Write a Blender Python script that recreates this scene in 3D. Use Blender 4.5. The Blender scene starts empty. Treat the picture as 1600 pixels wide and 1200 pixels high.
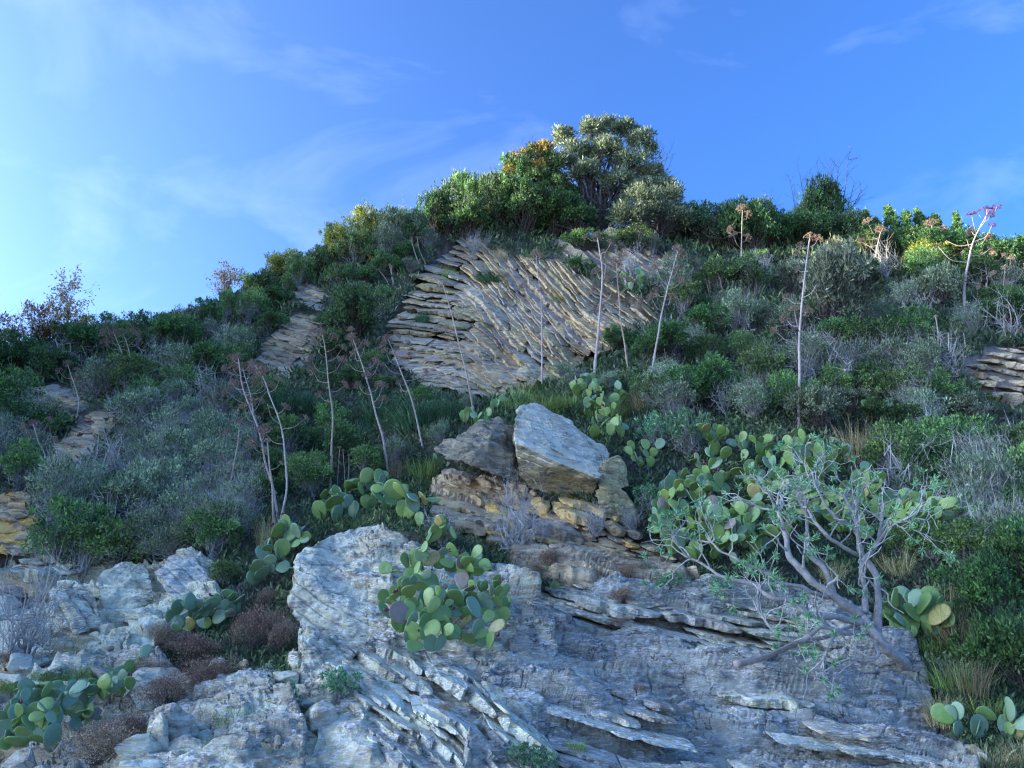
import bpy, bmesh, math, time
import numpy as np
from mathutils import Vector, Matrix, Euler
T0 = time.time()
R = np.random.RandomState(11)
SC = bpy.context.scene
COL = SC.collection

# ------------------------------------------------------------------ camera
PITCH = math.radians(20.0)
CAM = np.array([0.0, 0.0, 1.6])
F = 1200.0
cam_data = bpy.data.cameras.new('camera')
cam_data.lens = 27.0
cam_data.sensor_width = 36.0
cam_data.clip_start = 0.05
cam_data.clip_end = 3000
cam = bpy.data.objects.new('camera', cam_data)
COL.objects.link(cam)
cam.location = CAM
cam.rotation_euler = (math.radians(90) + PITCH, 0, 0)
SC.camera = cam

# ------------------------------------------------------------------ sky, sun, exposure
SUN_EL, SUN_AZ = math.radians(8.8), math.radians(-92.0)      # azimuth clockwise from the view direction
world = bpy.data.worlds.new('World'); SC.world = world
world.use_nodes = True
wn, wl = world.node_tree.nodes, world.node_tree.links
wn.clear()
w_out = wn.new('ShaderNodeOutputWorld'); w_bg = wn.new('ShaderNodeBackground')
sky = wn.new('ShaderNodeTexSky'); sky.sky_type = 'NISHITA'
sky.sun_disc = False
sky.sun_elevation = SUN_EL; sky.sun_rotation = SUN_AZ
sky.altitude = 0; sky.air_density = 0.3; sky.dust_density = 3.0; sky.ozone_density = 4.1
hsv = wn.new('ShaderNodeHueSaturation'); hsv.inputs['Saturation'].default_value = 1.06
hsv.inputs['Hue'].default_value = 0.500
wl.new(sky.outputs[0], hsv.inputs['Color'])
# thin cirrus wisps over the whole sky
wtc = wn.new('ShaderNodeTexCoord'); wmp = wn.new('ShaderNodeMapping')
wmp.inputs['Scale'].default_value = (1.3, 3.2, 3.6); wmp.inputs['Rotation'].default_value = (0.3, 0.5, 0.5)
wl.new(wtc.outputs['Generated'], wmp.inputs['Vector'])
wno = wn.new('ShaderNodeTexNoise'); wno.inputs['Scale'].default_value = 2.0
wno.inputs['Detail'].default_value = 8; wno.inputs['Roughness'].default_value = 0.56; wno.inputs['Distortion'].default_value = 0.6
wl.new(wmp.outputs[0], wno.inputs['Vector'])
wrm = wn.new('ShaderNodeMapRange'); wrm.inputs['From Min'].default_value = 0.52; wrm.inputs['From Max'].default_value = 0.82
wrm.inputs['To Min'].default_value = 0.0; wrm.inputs['To Max'].default_value = 0.085
wl.new(wno.outputs[0], wrm.inputs['Value'])
wmx = wn.new('ShaderNodeMix'); wmx.data_type = 'RGBA'; wmx.blend_type = 'MIX'
wl.new(wrm.outputs[0], wmx.inputs['Factor'])
wl.new(hsv.outputs[0], wmx.inputs[6]); wmx.inputs[7].default_value = (2.6, 3.0, 4.2, 1)
wl.new(wmx.outputs[2], w_bg.inputs['Color'])
w_bg.inputs['Strength'].default_value = 0.15
wl.new(w_bg.outputs[0], w_out.inputs['Surface'])

sun_d = bpy.data.lights.new('sun', 'SUN'); sun_d.energy = 2.0; sun_d.angle = math.radians(0.53)
sun_d.color = (1.0, 0.80, 0.55)
sun = bpy.data.objects.new('sun', sun_d); COL.objects.link(sun)
sdir = Vector((math.sin(SUN_AZ) * math.cos(SUN_EL), math.cos(SUN_AZ) * math.cos(SUN_EL), math.sin(SUN_EL)))
sun.rotation_euler = sdir.to_track_quat('Z', 'Y').to_euler()
sun.location = (-30, 20, 40)
SC.cycles.use_denoising = True; SC.cycles.denoising_prefilter = 'NONE'; SC.cycles.use_light_tree = False
SC.cycles.use_adaptive_sampling = False
SC.cycles.filter_width = 1.25
SC.cycles.max_bounces = 6; SC.cycles.diffuse_bounces = 3; SC.cycles.glossy_bounces = 2; SC.cycles.transmission_bounces = 4
vs = SC.view_settings
vs.view_transform = 'Standard'; vs.look = 'None'; vs.gamma = 1.0; vs.exposure = 3.02; vs.use_curve_mapping = False
SC.display_settings.display_device = 'sRGB'

# ------------------------------------------------------------------ numeric helpers
def _h(ix, iy, iz):
    n = (ix * 374761393 + iy * 668265263 + iz * 1274126177) & 0xffffffff
    n = ((n ^ (n >> 13)) * 1274126177) & 0xffffffff
    n = (n ^ (n >> 16)) & 0xffffffff
    return n.astype(np.float64) / 4294967295.0
def noise(p, seed=0):
    """smooth value noise in [-1, 1]; p is (..., 3)"""
    p = np.asarray(p, float) + seed * 17.13
    i = np.floor(p).astype(np.int64); f = p - i
    f = f * f * f * (f * (f * 6 - 15) + 10)
    x, y, z = i[..., 0], i[..., 1], i[..., 2]
    fx, fy, fz = f[..., 0], f[..., 1], f[..., 2]
    def L(a, b, t): return a + (b - a) * t
    v = L(L(L(_h(x, y, z), _h(x+1, y, z), fx), L(_h(x, y+1, z), _h(x+1, y+1, z), fx), fy),
          L(L(_h(x, y, z+1), _h(x+1, y, z+1), fx), L(_h(x, y+1, z+1), _h(x+1, y+1, z+1), fx), fy), fz)
    return v * 2 - 1
def fbm(p, oct=4, seed=0, gain=0.5):
    p = np.asarray(p, float); s = 0; a = 1.0
    for o in range(oct):
        s = s + a * noise(p * (2.03 ** o), seed + o * 3.7); a *= gain
    return s
def unit(v):
    v = np.asarray(v, float)
    return v / (np.linalg.norm(v, axis=-1, keepdims=True) + 1e-12)
def ray(u, v):
    u = np.asarray(u, float); v = np.asarray(v, float)
    a = (u - 800) / F; b = (600 - v) / F
    return np.stack([a, np.cos(PITCH) - b * np.sin(PITCH), np.sin(PITCH) + b * np.cos(PITCH)], -1)
def at(u, v, y):
    d = ray(u, v)
    return CAM + d * (np.asarray(y, float) / d[..., 1])[..., None]
def proj(P):
    q = np.asarray(P, float) - CAM
    z = q[..., 1] * np.cos(PITCH) + q[..., 2] * np.sin(PITCH)
    yy = -q[..., 1] * np.sin(PITCH) + q[..., 2] * np.cos(PITCH)
    return 800 + F * q[..., 0] / z, 600 - F * yy / z
def inpoly(u, v, poly):
    u = np.asarray(u, float); v = np.asarray(v, float)
    r = np.zeros(u.shape, bool); n = len(poly)
    for i in range(n):
        x1, y1 = poly[i]; x2, y2 = poly[(i + 1) % n]
        if y1 == y2: continue
        c = ((y1 > v) != (y2 > v)) & (u < (x2 - x1) * (v - y1) / (y2 - y1) + x1)
        r ^= c
    return r

# ------------------------------------------------------------------ the lie of the land
COLS = {
 -200: [(1200, 7.5), (1000, 10), (850, 13.5), (700, 18), (600, 22), (545, 27)],
 0:    [(1200, 7), (1050, 9), (900, 12), (800, 14), (650, 19), (560, 26)],
 200:  [(1200, 7), (1000, 10), (850, 13), (700, 17), (600, 21), (520, 27)],
 400:  [(1200, 7), (1000, 9.5), (880, 12), (780, 15), (650, 19), (550, 23), (455, 30)],
 600:  [(1200, 7), (1000, 9.2), (850, 11.2), (780, 14), (700, 17), (600, 21), (500, 25), (400, 29), (362, 32)],
 800:  [(1200, 7), (1050, 8.6), (950, 10), (850, 12), (740, 14.6), (650, 17), (600, 20), (500, 24), (400, 29), (345, 33)],
 1000: [(1200, 7.3), (1050, 9), (900, 11.5), (780, 14), (650, 18), (500, 24), (375, 34)],
 1200: [(1200, 7.6), (1050, 9.5), (900, 12), (750, 15), (600, 20), (480, 25), (380, 34)],
 1400: [(1200, 8), (1050, 10), (900, 12.5), (750, 16), (600, 20), (480, 26), (388, 33)],
 1600: [(1200, 8.5), (1000, 11), (850, 14), (700, 18), (580, 21), (480, 26), (402, 32)],
 1850: [(1200, 9), (1000, 11.5), (850, 14.5), (700, 18.5), (580, 22), (480, 27), (410, 32)],
 2150: [(1200, 9), (1000, 12), (850, 15), (700, 19), (580, 22), (480, 27), (415, 32)],
}
cp = []
for u, lst in COLS.items():
    for v, y in lst: cp.append(at(u, v, y))
    r = at(u, *lst[-1]); 
    dx = r[0] / r[1]
    cp.append([r[0] + dx*4, r[1] + 4, r[2] - 0.1]); cp.append([r[0] + dx*12, r[1] + 12, r[2] - 1.5]); cp.append([r[0] + dx*30, r[1] + 32, r[2] - 6])
    b = at(u, *lst[0])
    for yy, zz in ((5.2, 0.25), (3.5, 0.02), (1.0, 0.0)):
        cp.append([b[0] * max(yy, 3) / b[1], yy, zz])
# added unseen shoulder beyond the left edge, raised to keep sun off the slope
for q in ((-22, 3, 4.5), (-23, 9, 8.5), (-25, 16, 16), (-28, 22, 21), (-33, 29, 22.5), (-37, 40, 20), (-45, 10, 8), (-46, 25, 17), (-48, 42, 14), (-32, 3, 8), (-33, 14, 13), (-24, 1, 4)): cp.append(q)
cp = np.array([[float(c) for c in q] for q in cp])
def tps_fit(P, lam=0.02):
    n = len(P); d = np.linalg.norm(P[:, None, :2] - P[None, :, :2], axis=-1)
    K = np.where(d > 0, d * d * np.log(d + 1e-9), 0) + lam * np.eye(n)
    A = np.zeros((n + 3, n + 3)); A[:n, :n] = K; A[:n, n] = 1; A[:n, n+1:] = P[:, :2]
    A[n, :n] = 1; A[n+1:, :n] = P[:, :2].T
    return np.linalg.solve(A, np.concatenate([P[:, 2], [0, 0, 0]]))
W = tps_fit(cp)
GX0, GX1, GY0, GY1, GS = -52.0, 52.0, 1.0, 70.0, 0.2
gx = np.arange(GX0, GX1, GS); gy = np.arange(GY0, GY1, GS)
HG = np.zeros((len(gy), len(gx)))
for j, y in enumerate(gy):
    d = np.sqrt((gx[:, None] - cp[None, :, 0]) ** 2 + (y - cp[None, :, 1]) ** 2)
    HG[j] = (d * d * np.log(d + 1e-9)) @ W[:len(cp)] + W[len(cp)] + gx * W[len(cp)+1] + y * W[len(cp)+2]
XX, YY = np.meshgrid(gx, gy)
q3 = np.stack([XX, YY, XX * 0], -1)
amp = np.clip((YY - 5) / 8, 0, 1)
HG += amp * (0.35 * fbm(q3 * 0.35, 3, 5) + 0.10 * fbm(q3 * 1.1, 2, 9))
def H(x, y):
    fx = np.clip((np.asarray(x, float) - GX0) / GS, 0, len(gx) - 1.001); fy = np.clip((np.asarray(y, float) - GY0) / GS, 0, len(gy) - 1.001)
    i = fx.astype(int); j = fy.astype(int); a = fx - i; b = fy - j
    return (HG[j, i] * (1-a) + HG[j, i+1] * a) * (1-b) + (HG[j+1, i] * (1-a) + HG[j+1, i+1] * a) * b
def hit(u, v):
    """where the sight line through (u, v) meets the hillside"""
    u = np.atleast_1d(np.asarray(u, float)); v = np.atleast_1d(np.asarray(v, float))
    d = ray(u, v); d = d / d[..., 1:2]
    ys = np.arange(3.0, 48.0, 0.3)
    best = np.full(u.shape, 1e9); by = np.full(u.shape, 34.0); found = np.zeros(u.shape, bool); lo = np.full(u.shape, 3.0)
    for y in ys:
        g = CAM[2] + d[..., 2] * y - H(d[..., 0] * y, np.full(u.shape, y))
        c = (g < 0) & ~found
        lo[c] = y - 0.3; found |= c
        m = (g < best) & ~found & (y > 20); best[m] = g[m]; by[m] = y
        if found.all(): break
    hi = lo + 0.3
    for _ in range(7):
        m = (lo + hi) / 2
        g = CAM[2] + d[..., 2] * m - H(d[..., 0] * m, m)
        lo = np.where(g >= 0, m, lo); hi = np.where(g < 0, m, hi)
    y = np.where(found, (lo + hi) / 2, by)
    x = d[..., 0] * y
    z = H(x, y)
    return np.stack([x, y, z], -1)
def hit1(u, v): return hit([u], [v])[0]
def normal_at(P):
    e = 0.4
    x, y = P[..., 0], P[..., 1]
    return unit(np.stack([-(H(x+e, y) - H(x-e, y)) / (2*e), -(H(x, y+e) - H(x, y-e)) / (2*e), np.ones_like(x)], -1))

# ------------------------------------------------------------------ object helpers
def mesh_np(name, V, faces, mat=None, tint=None, smooth=False, mat_idx=None):
    """faces: list of (M, k) index arrays"""
    me = bpy.data.meshes.new(name)
    V = np.asarray(V, np.float32); me.vertices.add(len(V)); me.vertices.foreach_set('co', V.ravel())
    faces = [np.asarray(f, np.int32) for f in faces if len(f)]
    nl = sum(f.size for f in faces); npoly = sum(len(f) for f in faces)
    me.loops.add(nl); me.loops.foreach_set('vertex_index', np.concatenate([f.ravel() for f in faces]))
    me.polygons.add(npoly)
    tot = np.concatenate([np.full(len(f), f.shape[1], np.int32) for f in faces])
    me.polygons.foreach_set('loop_start', np.concatenate([[0], np.cumsum(tot)[:-1]]).astype(np.int32))
    me.polygons.foreach_set('loop_total', tot)
    me.polygons.foreach_set('use_smooth', np.full(npoly, smooth))
    if tint is not None:
        a = me.attributes.new('tint', 'FLOAT', 'POINT'); a.data.foreach_set('value', np.asarray(tint, np.float32))
    for m in (mat if isinstance(mat, (list, tuple)) else [mat]):
        if m is not None: me.materials.append(m)
    if mat_idx is not None: me.polygons.foreach_set('material_index', np.asarray(mat_idx, np.int32))
    me.update(calc_edges=True); me.validate()
    return me
def link(name, data, parent=None, loc=None):
    o = bpy.data.objects.new(name, data); COL.objects.link(o)
    if parent is not None: o.parent = parent
    if loc is not None: o.location = tuple(float(c) for c in loc)
    return o
def thing(name, label, cat, loc=(0, 0, 0), group=None):
    o = bpy.data.objects.new(name, None); COL.objects.link(o); o.location = tuple(float(c) for c in loc)
    o.empty_display_size = 0.2
    o['label'] = label; o['category'] = cat
    if group: o['group'] = group
    return o
def tag(o, label, cat, group=None):
    o['label'] = label; o['category'] = cat
    if group: o['group'] = group
    return o

# ------------------------------------------------------------------ materials
def new_mat(name):
    m = bpy.data.materials.new(name); m.use_nodes = True
    nt = m.node_tree; nt.nodes.clear()
    return m, nt.nodes, nt.links
def c4(c): return (c[0], c[1], c[2], 1)
def n_noise(N, L, vec, scale, detail=6, rough=0.6, dist=0.0):
    n = N.new('ShaderNodeTexNoise'); n.inputs['Scale'].default_value = scale; n.inputs['Detail'].default_value = detail
    n.inputs['Roughness'].default_value = rough; n.inputs['Distortion'].default_value = dist
    L.new(vec, n.inputs['Vector']); return n.outputs[0]
def n_range(N, L, val, a, b, c=0.0, d=1.0):
    n = N.new('ShaderNodeMapRange'); n.inputs['From Min'].default_value = a; n.inputs['From Max'].default_value = b
    n.inputs['To Min'].default_value = c; n.inputs['To Max'].default_value = d
    L.new(val, n.inputs['Value']); return n.outputs[0]
def n_mix(N, L, fac, a, b, blend='MIX'):
    n = N.new('ShaderNodeMix'); n.data_type = 'RGBA'; n.blend_type = blend
    if isinstance(fac, (int, float)): n.inputs['Factor'].default_value = fac
    else: L.new(fac, n.inputs['Factor'])
    for i, x in ((6, a), (7, b)):
        if isinstance(x, tuple): n.inputs[i].default_value = c4(x)
        else: L.new(x, n.inputs[i])
    return n.outputs[2]
def n_math(N, L, op, a, b=None):
    n = N.new('ShaderNodeMath'); n.operation = op
    for i, x in ((0, a), (1, b)):
        if x is None: continue
        if isinstance(x, (int, float)): n.inputs[i].default_value = x
        else: L.new(x, n.inputs[i])
    return n.outputs[0]
def rock_mat(name, base, alt, light, stain, lichen=0.5, streak_rot=(0, 0.35, 0), bump=0.5, dirt=0.5, scale=1.0):
    base, alt, light = [tuple(min(0.68, x * 1.42) for x in c) for c in (base, alt, light)]
    base, alt, light = [(min(0.7, c[0] * 1.07), c[1] * 1.05, c[2] * 0.71) for c in (base, alt, light)]
    m, N, L = new_mat(name)
    out = N.new('ShaderNodeOutputMaterial'); b = N.new('ShaderNodeBsdfPrincipled')
    geo = N.new('ShaderNodeNewGeometry'); pos = geo.outputs['Position']
    mp = N.new('ShaderNodeMapping'); mp.inputs['Rotation'].default_value = streak_rot
    mp.inputs['Scale'].default_value = (1.0, 1.6, 4.6); L.new(pos, mp.inputs['Vector'])
    big = n_range(N, L, n_noise(N, L, pos, 0.9 * scale, 5, 0.6), 0.38, 0.62)
    c = n_mix(N, L, big, base, alt)
    st = n_noise(N, L, mp.outputs[0], 2.2 * scale, 9, 0.68, 0.4)
    c = n_mix(N, L, n_range(N, L, st, 0.52, 0.60, 0, 0.85), c, light)
    c = n_mix(N, L, n_range(N, L, st, 0.45, 0.37, 0, 0.8), c, stain)
    sm = n_noise(N, L, pos, 5.5 * scale, 6, 0.7)
    c = n_mix(N, L, n_range(N, L, sm, 0.58, 0.64, 0, dirt), c, stain)
    # dirt and old lichen in darker blotches
    bl = n_noise(N, L, pos, 2.3 * scale, 7, 0.72, 0.8)
    c = n_mix(N, L, n_range(N, L, bl, 0.57, 0.63, 0, 0.6 * dirt + 0.1), c, (stain[0]*0.6, stain[1]*0.6, stain[2]*0.6))
    if lichen > 0:
        l1 = n_noise(N, L, mp.outputs[0], 7.5 * scale, 7, 0.72, 1.2)
        l2 = n_noise(N, L, pos, 1.1 * scale, 3, 0.6)
        f = n_math(N, L, 'MULTIPLY', n_range(N, L, l1, 0.53, 0.555), n_range(N, L, l2, 0.40, 0.55, 0.2, 1.0))
        f = n_math(N, L, 'MULTIPLY', f, lichen)
        c = n_mix(N, L, f, c, (0.84, 0.84, 0.78))
    vo = N.new('ShaderNodeTexVoronoi'); vo.feature = 'DISTANCE_TO_EDGE'; vo.inputs['Scale'].default_value = 2.2 * scale
    dv = N.new('ShaderNodeVectorMath'); dv.operation = 'ADD'
    nz = N.new('ShaderNodeTexNoise'); nz.inputs['Scale'].default_value = 2.5; nz.inputs['Detail'].default_value = 5; L.new(pos, nz.inputs['Vector'])
    L.new(pos, dv.inputs[0]); L.new(nz.outputs[1], dv.inputs[1]); L.new(dv.outputs[0], vo.inputs['Vector'])
    crack = n_range(N, L, vo.outputs['Distance'], 0.0, 0.018, 1.0, 0.0)
    crack = n_math(N, L, 'MULTIPLY', crack, n_range(N, L, n_noise(N, L, pos, 1.7, 2), 0.45, 0.6))
    c = n_mix(N, L, n_math(N, L, 'MULTIPLY', crack, 0.6), c, (0.05, 0.045, 0.04))
    oi = N.new('ShaderNodeObjectInfo'); ov = N.new('ShaderNodeHueSaturation')
    L.new(n_range(N, L, oi.outputs['Random'], 0, 1, 0.74, 1.18), ov.inputs['Value']); L.new(n_range(N, L, oi.outputs['Random'], 0, 1, 0.7, 1.1), ov.inputs['Saturation'])
    L.new(c, ov.inputs['Color']); c = ov.outputs[0]
    L.new(c, b.inputs['Base Color']); b.inputs['Roughness'].default_value = 0.88
    b.inputs['Specular IOR Level'].default_value = 0.35
    bp1 = N.new('ShaderNodeBump'); bp1.inputs['Strength'].default_value = min(1.0, bump * 1.3); bp1.inputs['Distance'].default_value = 0.07
    hgt = n_math(N, L, 'ADD', n_math(N, L, 'MULTIPLY', st, 1.0), n_math(N, L, 'MULTIPLY', n_noise(N, L, pos, 14 * scale, 8, 0.7), 0.7))
    hgt = n_math(N, L, 'SUBTRACT', hgt, n_math(N, L, 'MULTIPLY', crack, 0.5))
    L.new(hgt, bp1.inputs['Height']); L.new(bp1.outputs[0], b.inputs['Normal'])
    L.new(b.outputs[0], out.inputs['Surface'])
    return m
def leaf_mat(name, dark, mid, light, trans=0.3, rough=0.55, patch=None):
    """tint attribute runs dark -> mid -> light per leaf; objects differ a little in hue"""
    dark, mid, light = [tuple(min(0.7, x * k) for x in c) for c, k in ((dark, 1.1), (mid, 1.75), (light, 2.4))]
    dark, mid, light = [(c[0] * 1.08, c[1] * 1.08, c[2] * 0.68) for c in (dark, mid, light)]
    m, N, L = new_mat(name)
    out = N.new('ShaderNodeOutputMaterial')
    at_ = N.new('ShaderNodeAttribute'); at_.attribute_name = 'tint'
    cr = N.new('ShaderNodeValToRGB'); e = cr.color_ramp.elements
    e[0].position = 0.0; e[0].color = c4(dark); e[1].position = 1.0; e[1].color = c4(light)
    k = e.new(0.5); k.color = c4(mid)
    L.new(at_.outputs['Fac'], cr.inputs[0])
    oi = N.new('ShaderNodeObjectInfo')
    hs = N.new('ShaderNodeHueSaturation')
    L.new(n_range(N, L, oi.outputs['Random'], 0, 1, 0.480, 0.515), hs.inputs['Hue'])
    L.new(n_range(N, L, oi.outputs['Random'], 0, 1, 0.75, 1.25), hs.inputs['Value'])
    L.new(cr.outputs[0], hs.inputs['Color']); c = hs.outputs[0]
    if patch:
        geo = N.new('ShaderNodeNewGeometry')
        c = n_mix(N, L, n_range(N, L, n_noise(N, L, geo.outputs['Position'], patch[1], 3), 0.5, 0.62, 0, patch[2]), c, patch[0])
    d = N.new('ShaderNodeBsdfPrincipled'); d.inputs['Roughness'].default_value = rough
    d.inputs['Specular IOR Level'].default_value = 0.4
    L.new(c, d.inputs['Base Color'])
    t = N.new('ShaderNodeBsdfTranslucent'); L.new(c, t.inputs['Color'])
    mx = N.new('ShaderNodeMixShader'); mx.inputs[0].default_value = trans
    L.new(d.outputs[0], mx.inputs[1]); L.new(t.outputs[0], mx.inputs[2]); L.new(mx.outputs[0], out.inputs['Surface'])
    return m
def bark_mat(name, a, b_, scale=18, bump=0.4):
    m, N, L = new_mat(name)
    out = N.new('ShaderNodeOutputMaterial'); b = N.new('ShaderNodeBsdfPrincipled')
    geo = N.new('ShaderNodeNewGeometry'); pos = geo.outputs['Position']
    n1 = n_noise(N, L, pos, scale, 5, 0.65); n2 = n_noise(N, L, pos, scale * 0.15, 3)
    c = n_mix(N, L, n_range(N, L, n1, 0.35, 0.65), a, b_)
    c = n_mix(N, L, n_range(N, L, n2, 0.5, 0.7, 0, 0.5), c, (b_[0]*0.6, b_[1]*0.6, b_[2]*0.6))
    L.new(c, b.inputs['Base Color']); b.inputs['Roughness'].default_value = 0.85
    bp = N.new('ShaderNodeBump'); bp.inputs['Strength'].default_value = bump; bp.inputs['Distance'].default_value = 0.01
    L.new(n1, bp.inputs['Height']); L.new(bp.outputs[0], b.inputs['Normal'])
    L.new(b.outputs[0], out.inputs['Surface'])
    return m
def pad_mat(name, a, b_, c_, blotch=0.0):
    m, N, L = new_mat(name)
    out = N.new('ShaderNodeOutputMaterial'); b = N.new('ShaderNodeBsdfPrincipled')
    tc = N.new('ShaderNodeTexCoord'); oi = N.new('ShaderNodeObjectInfo'); ob = tc.outputs['Object']
    off = N.new('ShaderNodeVectorMath'); off.operation = 'ADD'; L.new(ob, off.inputs[0])
    L.new(oi.outputs['Random'], off.inputs[1])
    sc = N.new('ShaderNodeVectorMath'); sc.operation = 'SCALE'; L.new(off.outputs[0], sc.inputs[0]); sc.inputs['Scale'].default_value = 1.0
    n1 = n_noise(N, L, sc.outputs[0], 5, 4)
    c = n_mix(N, L, n_range(N, L, oi.outputs['Random'], 0, 1), a, b_)
    c = n_mix(N, L, n_range(N, L, n1, 0.45, 0.7, 0, 0.6), c, c_)
    # areoles: a loose lattice of pale-brown dots
    mp = N.new('ShaderNodeMapping'); mp.inputs['Scale'].default_value = (22, 3, 22); L.new(ob, mp.inputs['Vector'])
    vo = N.new('ShaderNodeTexVoronoi'); vo.inputs['Scale'].default_value = 1.0; vo.inputs['Randomness'].default_value = 0.35
    L.new(mp.outputs[0], vo.inputs['Vector'])
    dots = n_range(N, L, vo.outputs['Distance'], 0.10, 0.16, 1, 0)
    c = n_mix(N, L, n_math(N, L, 'MULTIPLY', dots, 0.8), c, (0.12, 0.09, 0.045))
    if blotch:
        c = n_mix(N, L, n_range(N, L, n_noise(N, L, sc.outputs[0], 9, 6, 0.7), 0.52, 0.62, 0, blotch), c, (0.30, 0.21, 0.12))
    # older scarred skin
    c = n_mix(N, L, n_range(N, L, n_noise(N, L, sc.outputs[0], 16, 5, 0.7), 0.57, 0.64, 0, 0.6), c, (0.27, 0.23, 0.14))
    L.new(c, b.inputs['Base Color']); b.inputs['Roughness'].default_value = 0.5
    b.inputs['Specular IOR Level'].default_value = 0.45
    bp = N.new('ShaderNodeBump'); bp.inputs['Strength'].default_value = 0.35; bp.inputs['Distance'].default_value = 0.01
    L.new(n_math(N, L, 'ADD', n1, dots), bp.inputs['Height']); L.new(bp.outputs[0], b.inputs['Normal'])
    L.new(b.outputs[0], out.inputs['Surface'])
    return m

M = {}
M['slab'] = rock_mat('grey_blue_slab_rock', (0.38, 0.375, 0.365), (0.28, 0.275, 0.265), (0.50, 0.49, 0.48), (0.15, 0.135, 0.115), 1.0, (0, 0.25, 0), 0.9, 0.6)
M['ledge'] = rock_mat('weathered_grey_ledge_rock', (0.37, 0.335, 0.31), (0.26, 0.23, 0.205), (0.54, 0.52, 0.49), (0.13, 0.115, 0.10), 0.8, (0, 0.25, 0), 0.7, 0.6)
M['grey'] = rock_mat('pale_grey_block_rock', (0.45, 0.43, 0.41), (0.32, 0.305, 0.285), (0.60, 0.58, 0.56), (0.17, 0.165, 0.16), 0.7, (0, 0.45, 0), 0.6, 0.45)
M['tan'] = rock_mat('tan_layered_rock', (0.37, 0.265, 0.185), (0.26, 0.18, 0.125), (0.46, 0.365, 0.27), (0.09, 0.062, 0.045), 0.06, (0, 0.55, 0), 0.6, 0.5)
M['tangrey'] = rock_mat('grey_tan_layered_rock', (0.35, 0.28, 0.225), (0.24, 0.19, 0.15), (0.46, 0.395, 0.34), (0.09, 0.075, 0.055), 0.2, (0, 0.45, 0), 0.6, 0.5)
M['orange'] = rock_mat('ochre_layered_rock', (0.50, 0.31, 0.13), (0.38, 0.22, 0.10), (0.52, 0.37, 0.20), (0.17, 0.09, 0.045), 0.0, (0, 0.3, 0), 0.6, 0.4)
M['umber'] = rock_mat('dark_umber_rock', (0.25, 0.20, 0.13), (0.17, 0.145, 0.10), (0.35, 0.30, 0.21), (0.07, 0.06, 0.045), 0.15, (0, 0.5, 0), 0.7, 0.6)  # brown stone of boulders and beds; its dark tone also backs the cliff
M['boulder'] = rock_mat('pale_boulder_rock', (0.42, 0.385, 0.345), (0.32, 0.285, 0.235), (0.56, 0.53, 0.49), (0.18, 0.155, 0.12), 0.6, (0, 0.5, 0), 0.55, 0.35)
M['stone'] = rock_mat('loose_stone', (0.38, 0.37, 0.35), (0.33, 0.28, 0.22), (0.54, 0.54, 0.52), (0.17, 0.15, 0.12), 0.5, (0, 0.1, 0), 0.6, 0.5, 1.6)

def soil_material():
    m, N, L = new_mat('scrubby_soil')
    out = N.new('ShaderNodeOutputMaterial'); b = N.new('ShaderNodeBsdfPrincipled')
    geo = N.new('ShaderNodeNewGeometry'); pos = geo.outputs['Position']
    n1 = n_noise(N, L, pos, 1.2, 6); n2 = n_noise(N, L, pos, 9, 8, 0.7); n3 = n_noise(N, L, pos, 40, 4)
    c = n_mix(N, L, n_range(N, L, n1, 0.4, 0.6), (0.07, 0.065, 0.045), (0.045, 0.055, 0.03))
    c = n_mix(N, L, n_range(N, L, n2, 0.5, 0.66, 0, 0.7), c, (0.13, 0.115, 0.085))
    c = n_mix(N, L, n_range(N, L, n3, 0.62, 0.7, 0, 0.6), c, (0.24, 0.22, 0.18))
    # rock fraction comes with the mesh
    a = N.new('ShaderNodeAttribute'); a.attribute_name = 'tint'
    rc = n_mix(N, L, n_range(N, L, n2, 0.4, 0.62), (0.17, 0.14, 0.105), (0.30, 0.245, 0.18))
    c = n_mix(N, L, a.outputs['Fac'], c, rc)
    L.new(c, b.inputs['Base Color']); b.inputs['Roughness'].default_value = 0.95
    bp = N.new('ShaderNodeBump'); bp.inputs['Strength'].default_value = 0.8; bp.inputs['Distance'].default_value = 0.08
    L.new(n2, bp.inputs['Height']); L.new(bp.outputs[0], b.inputs['Normal'])
    L.new(b.outputs[0], out.inputs['Surface'])
    return m
M['soil'] = soil_material()
M['bounce_ground'] = bark_mat('pale_sandy_ground', (0.50, 0.44, 0.34), (0.42, 0.37, 0.28), 12, 0.4)

# foliage colours (reflectance)
M['lf_dark'] = leaf_mat('dark_evergreen_leaves', (0.018, 0.045, 0.022), (0.035, 0.085, 0.036), (0.075, 0.14, 0.055))
M['lf_mid'] = leaf_mat('mid_green_leaves', (0.03, 0.07, 0.03), (0.06, 0.12, 0.05), (0.12, 0.19, 0.08))
M['lf_grey'] = leaf_mat('grey_green_leaves', (0.05, 0.085, 0.065), (0.10, 0.145, 0.115), (0.19, 0.24, 0.20))
M['lf_olive'] = leaf_mat('silver_olive_leaves', (0.045, 0.065, 0.05), (0.085, 0.11, 0.09), (0.19, 0.21, 0.19))
M['lf_teal'] = leaf_mat('blue_green_leaves', (0.03, 0.085, 0.06), (0.07, 0.155, 0.115), (0.14, 0.25, 0.185))
M['lf_sunlit'] = leaf_mat('sunlit_yellow_green_leaves', (0.06, 0.09, 0.02), (0.14, 0.17, 0.035), (0.26, 0.27, 0.06))  # warm yellow of the low sun is put into the leaf colour
M['lf_autumn'] = leaf_mat('yellow_autumn_leaves', (0.11, 0.09, 0.03), (0.19, 0.125, 0.03), (0.26, 0.18, 0.04), 0.35)
M['lf_pink'] = leaf_mat('pinkish_autumn_leaves', (0.20, 0.10, 0.07), (0.34, 0.20, 0.15), (0.50, 0.32, 0.22), 0.4)
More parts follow.
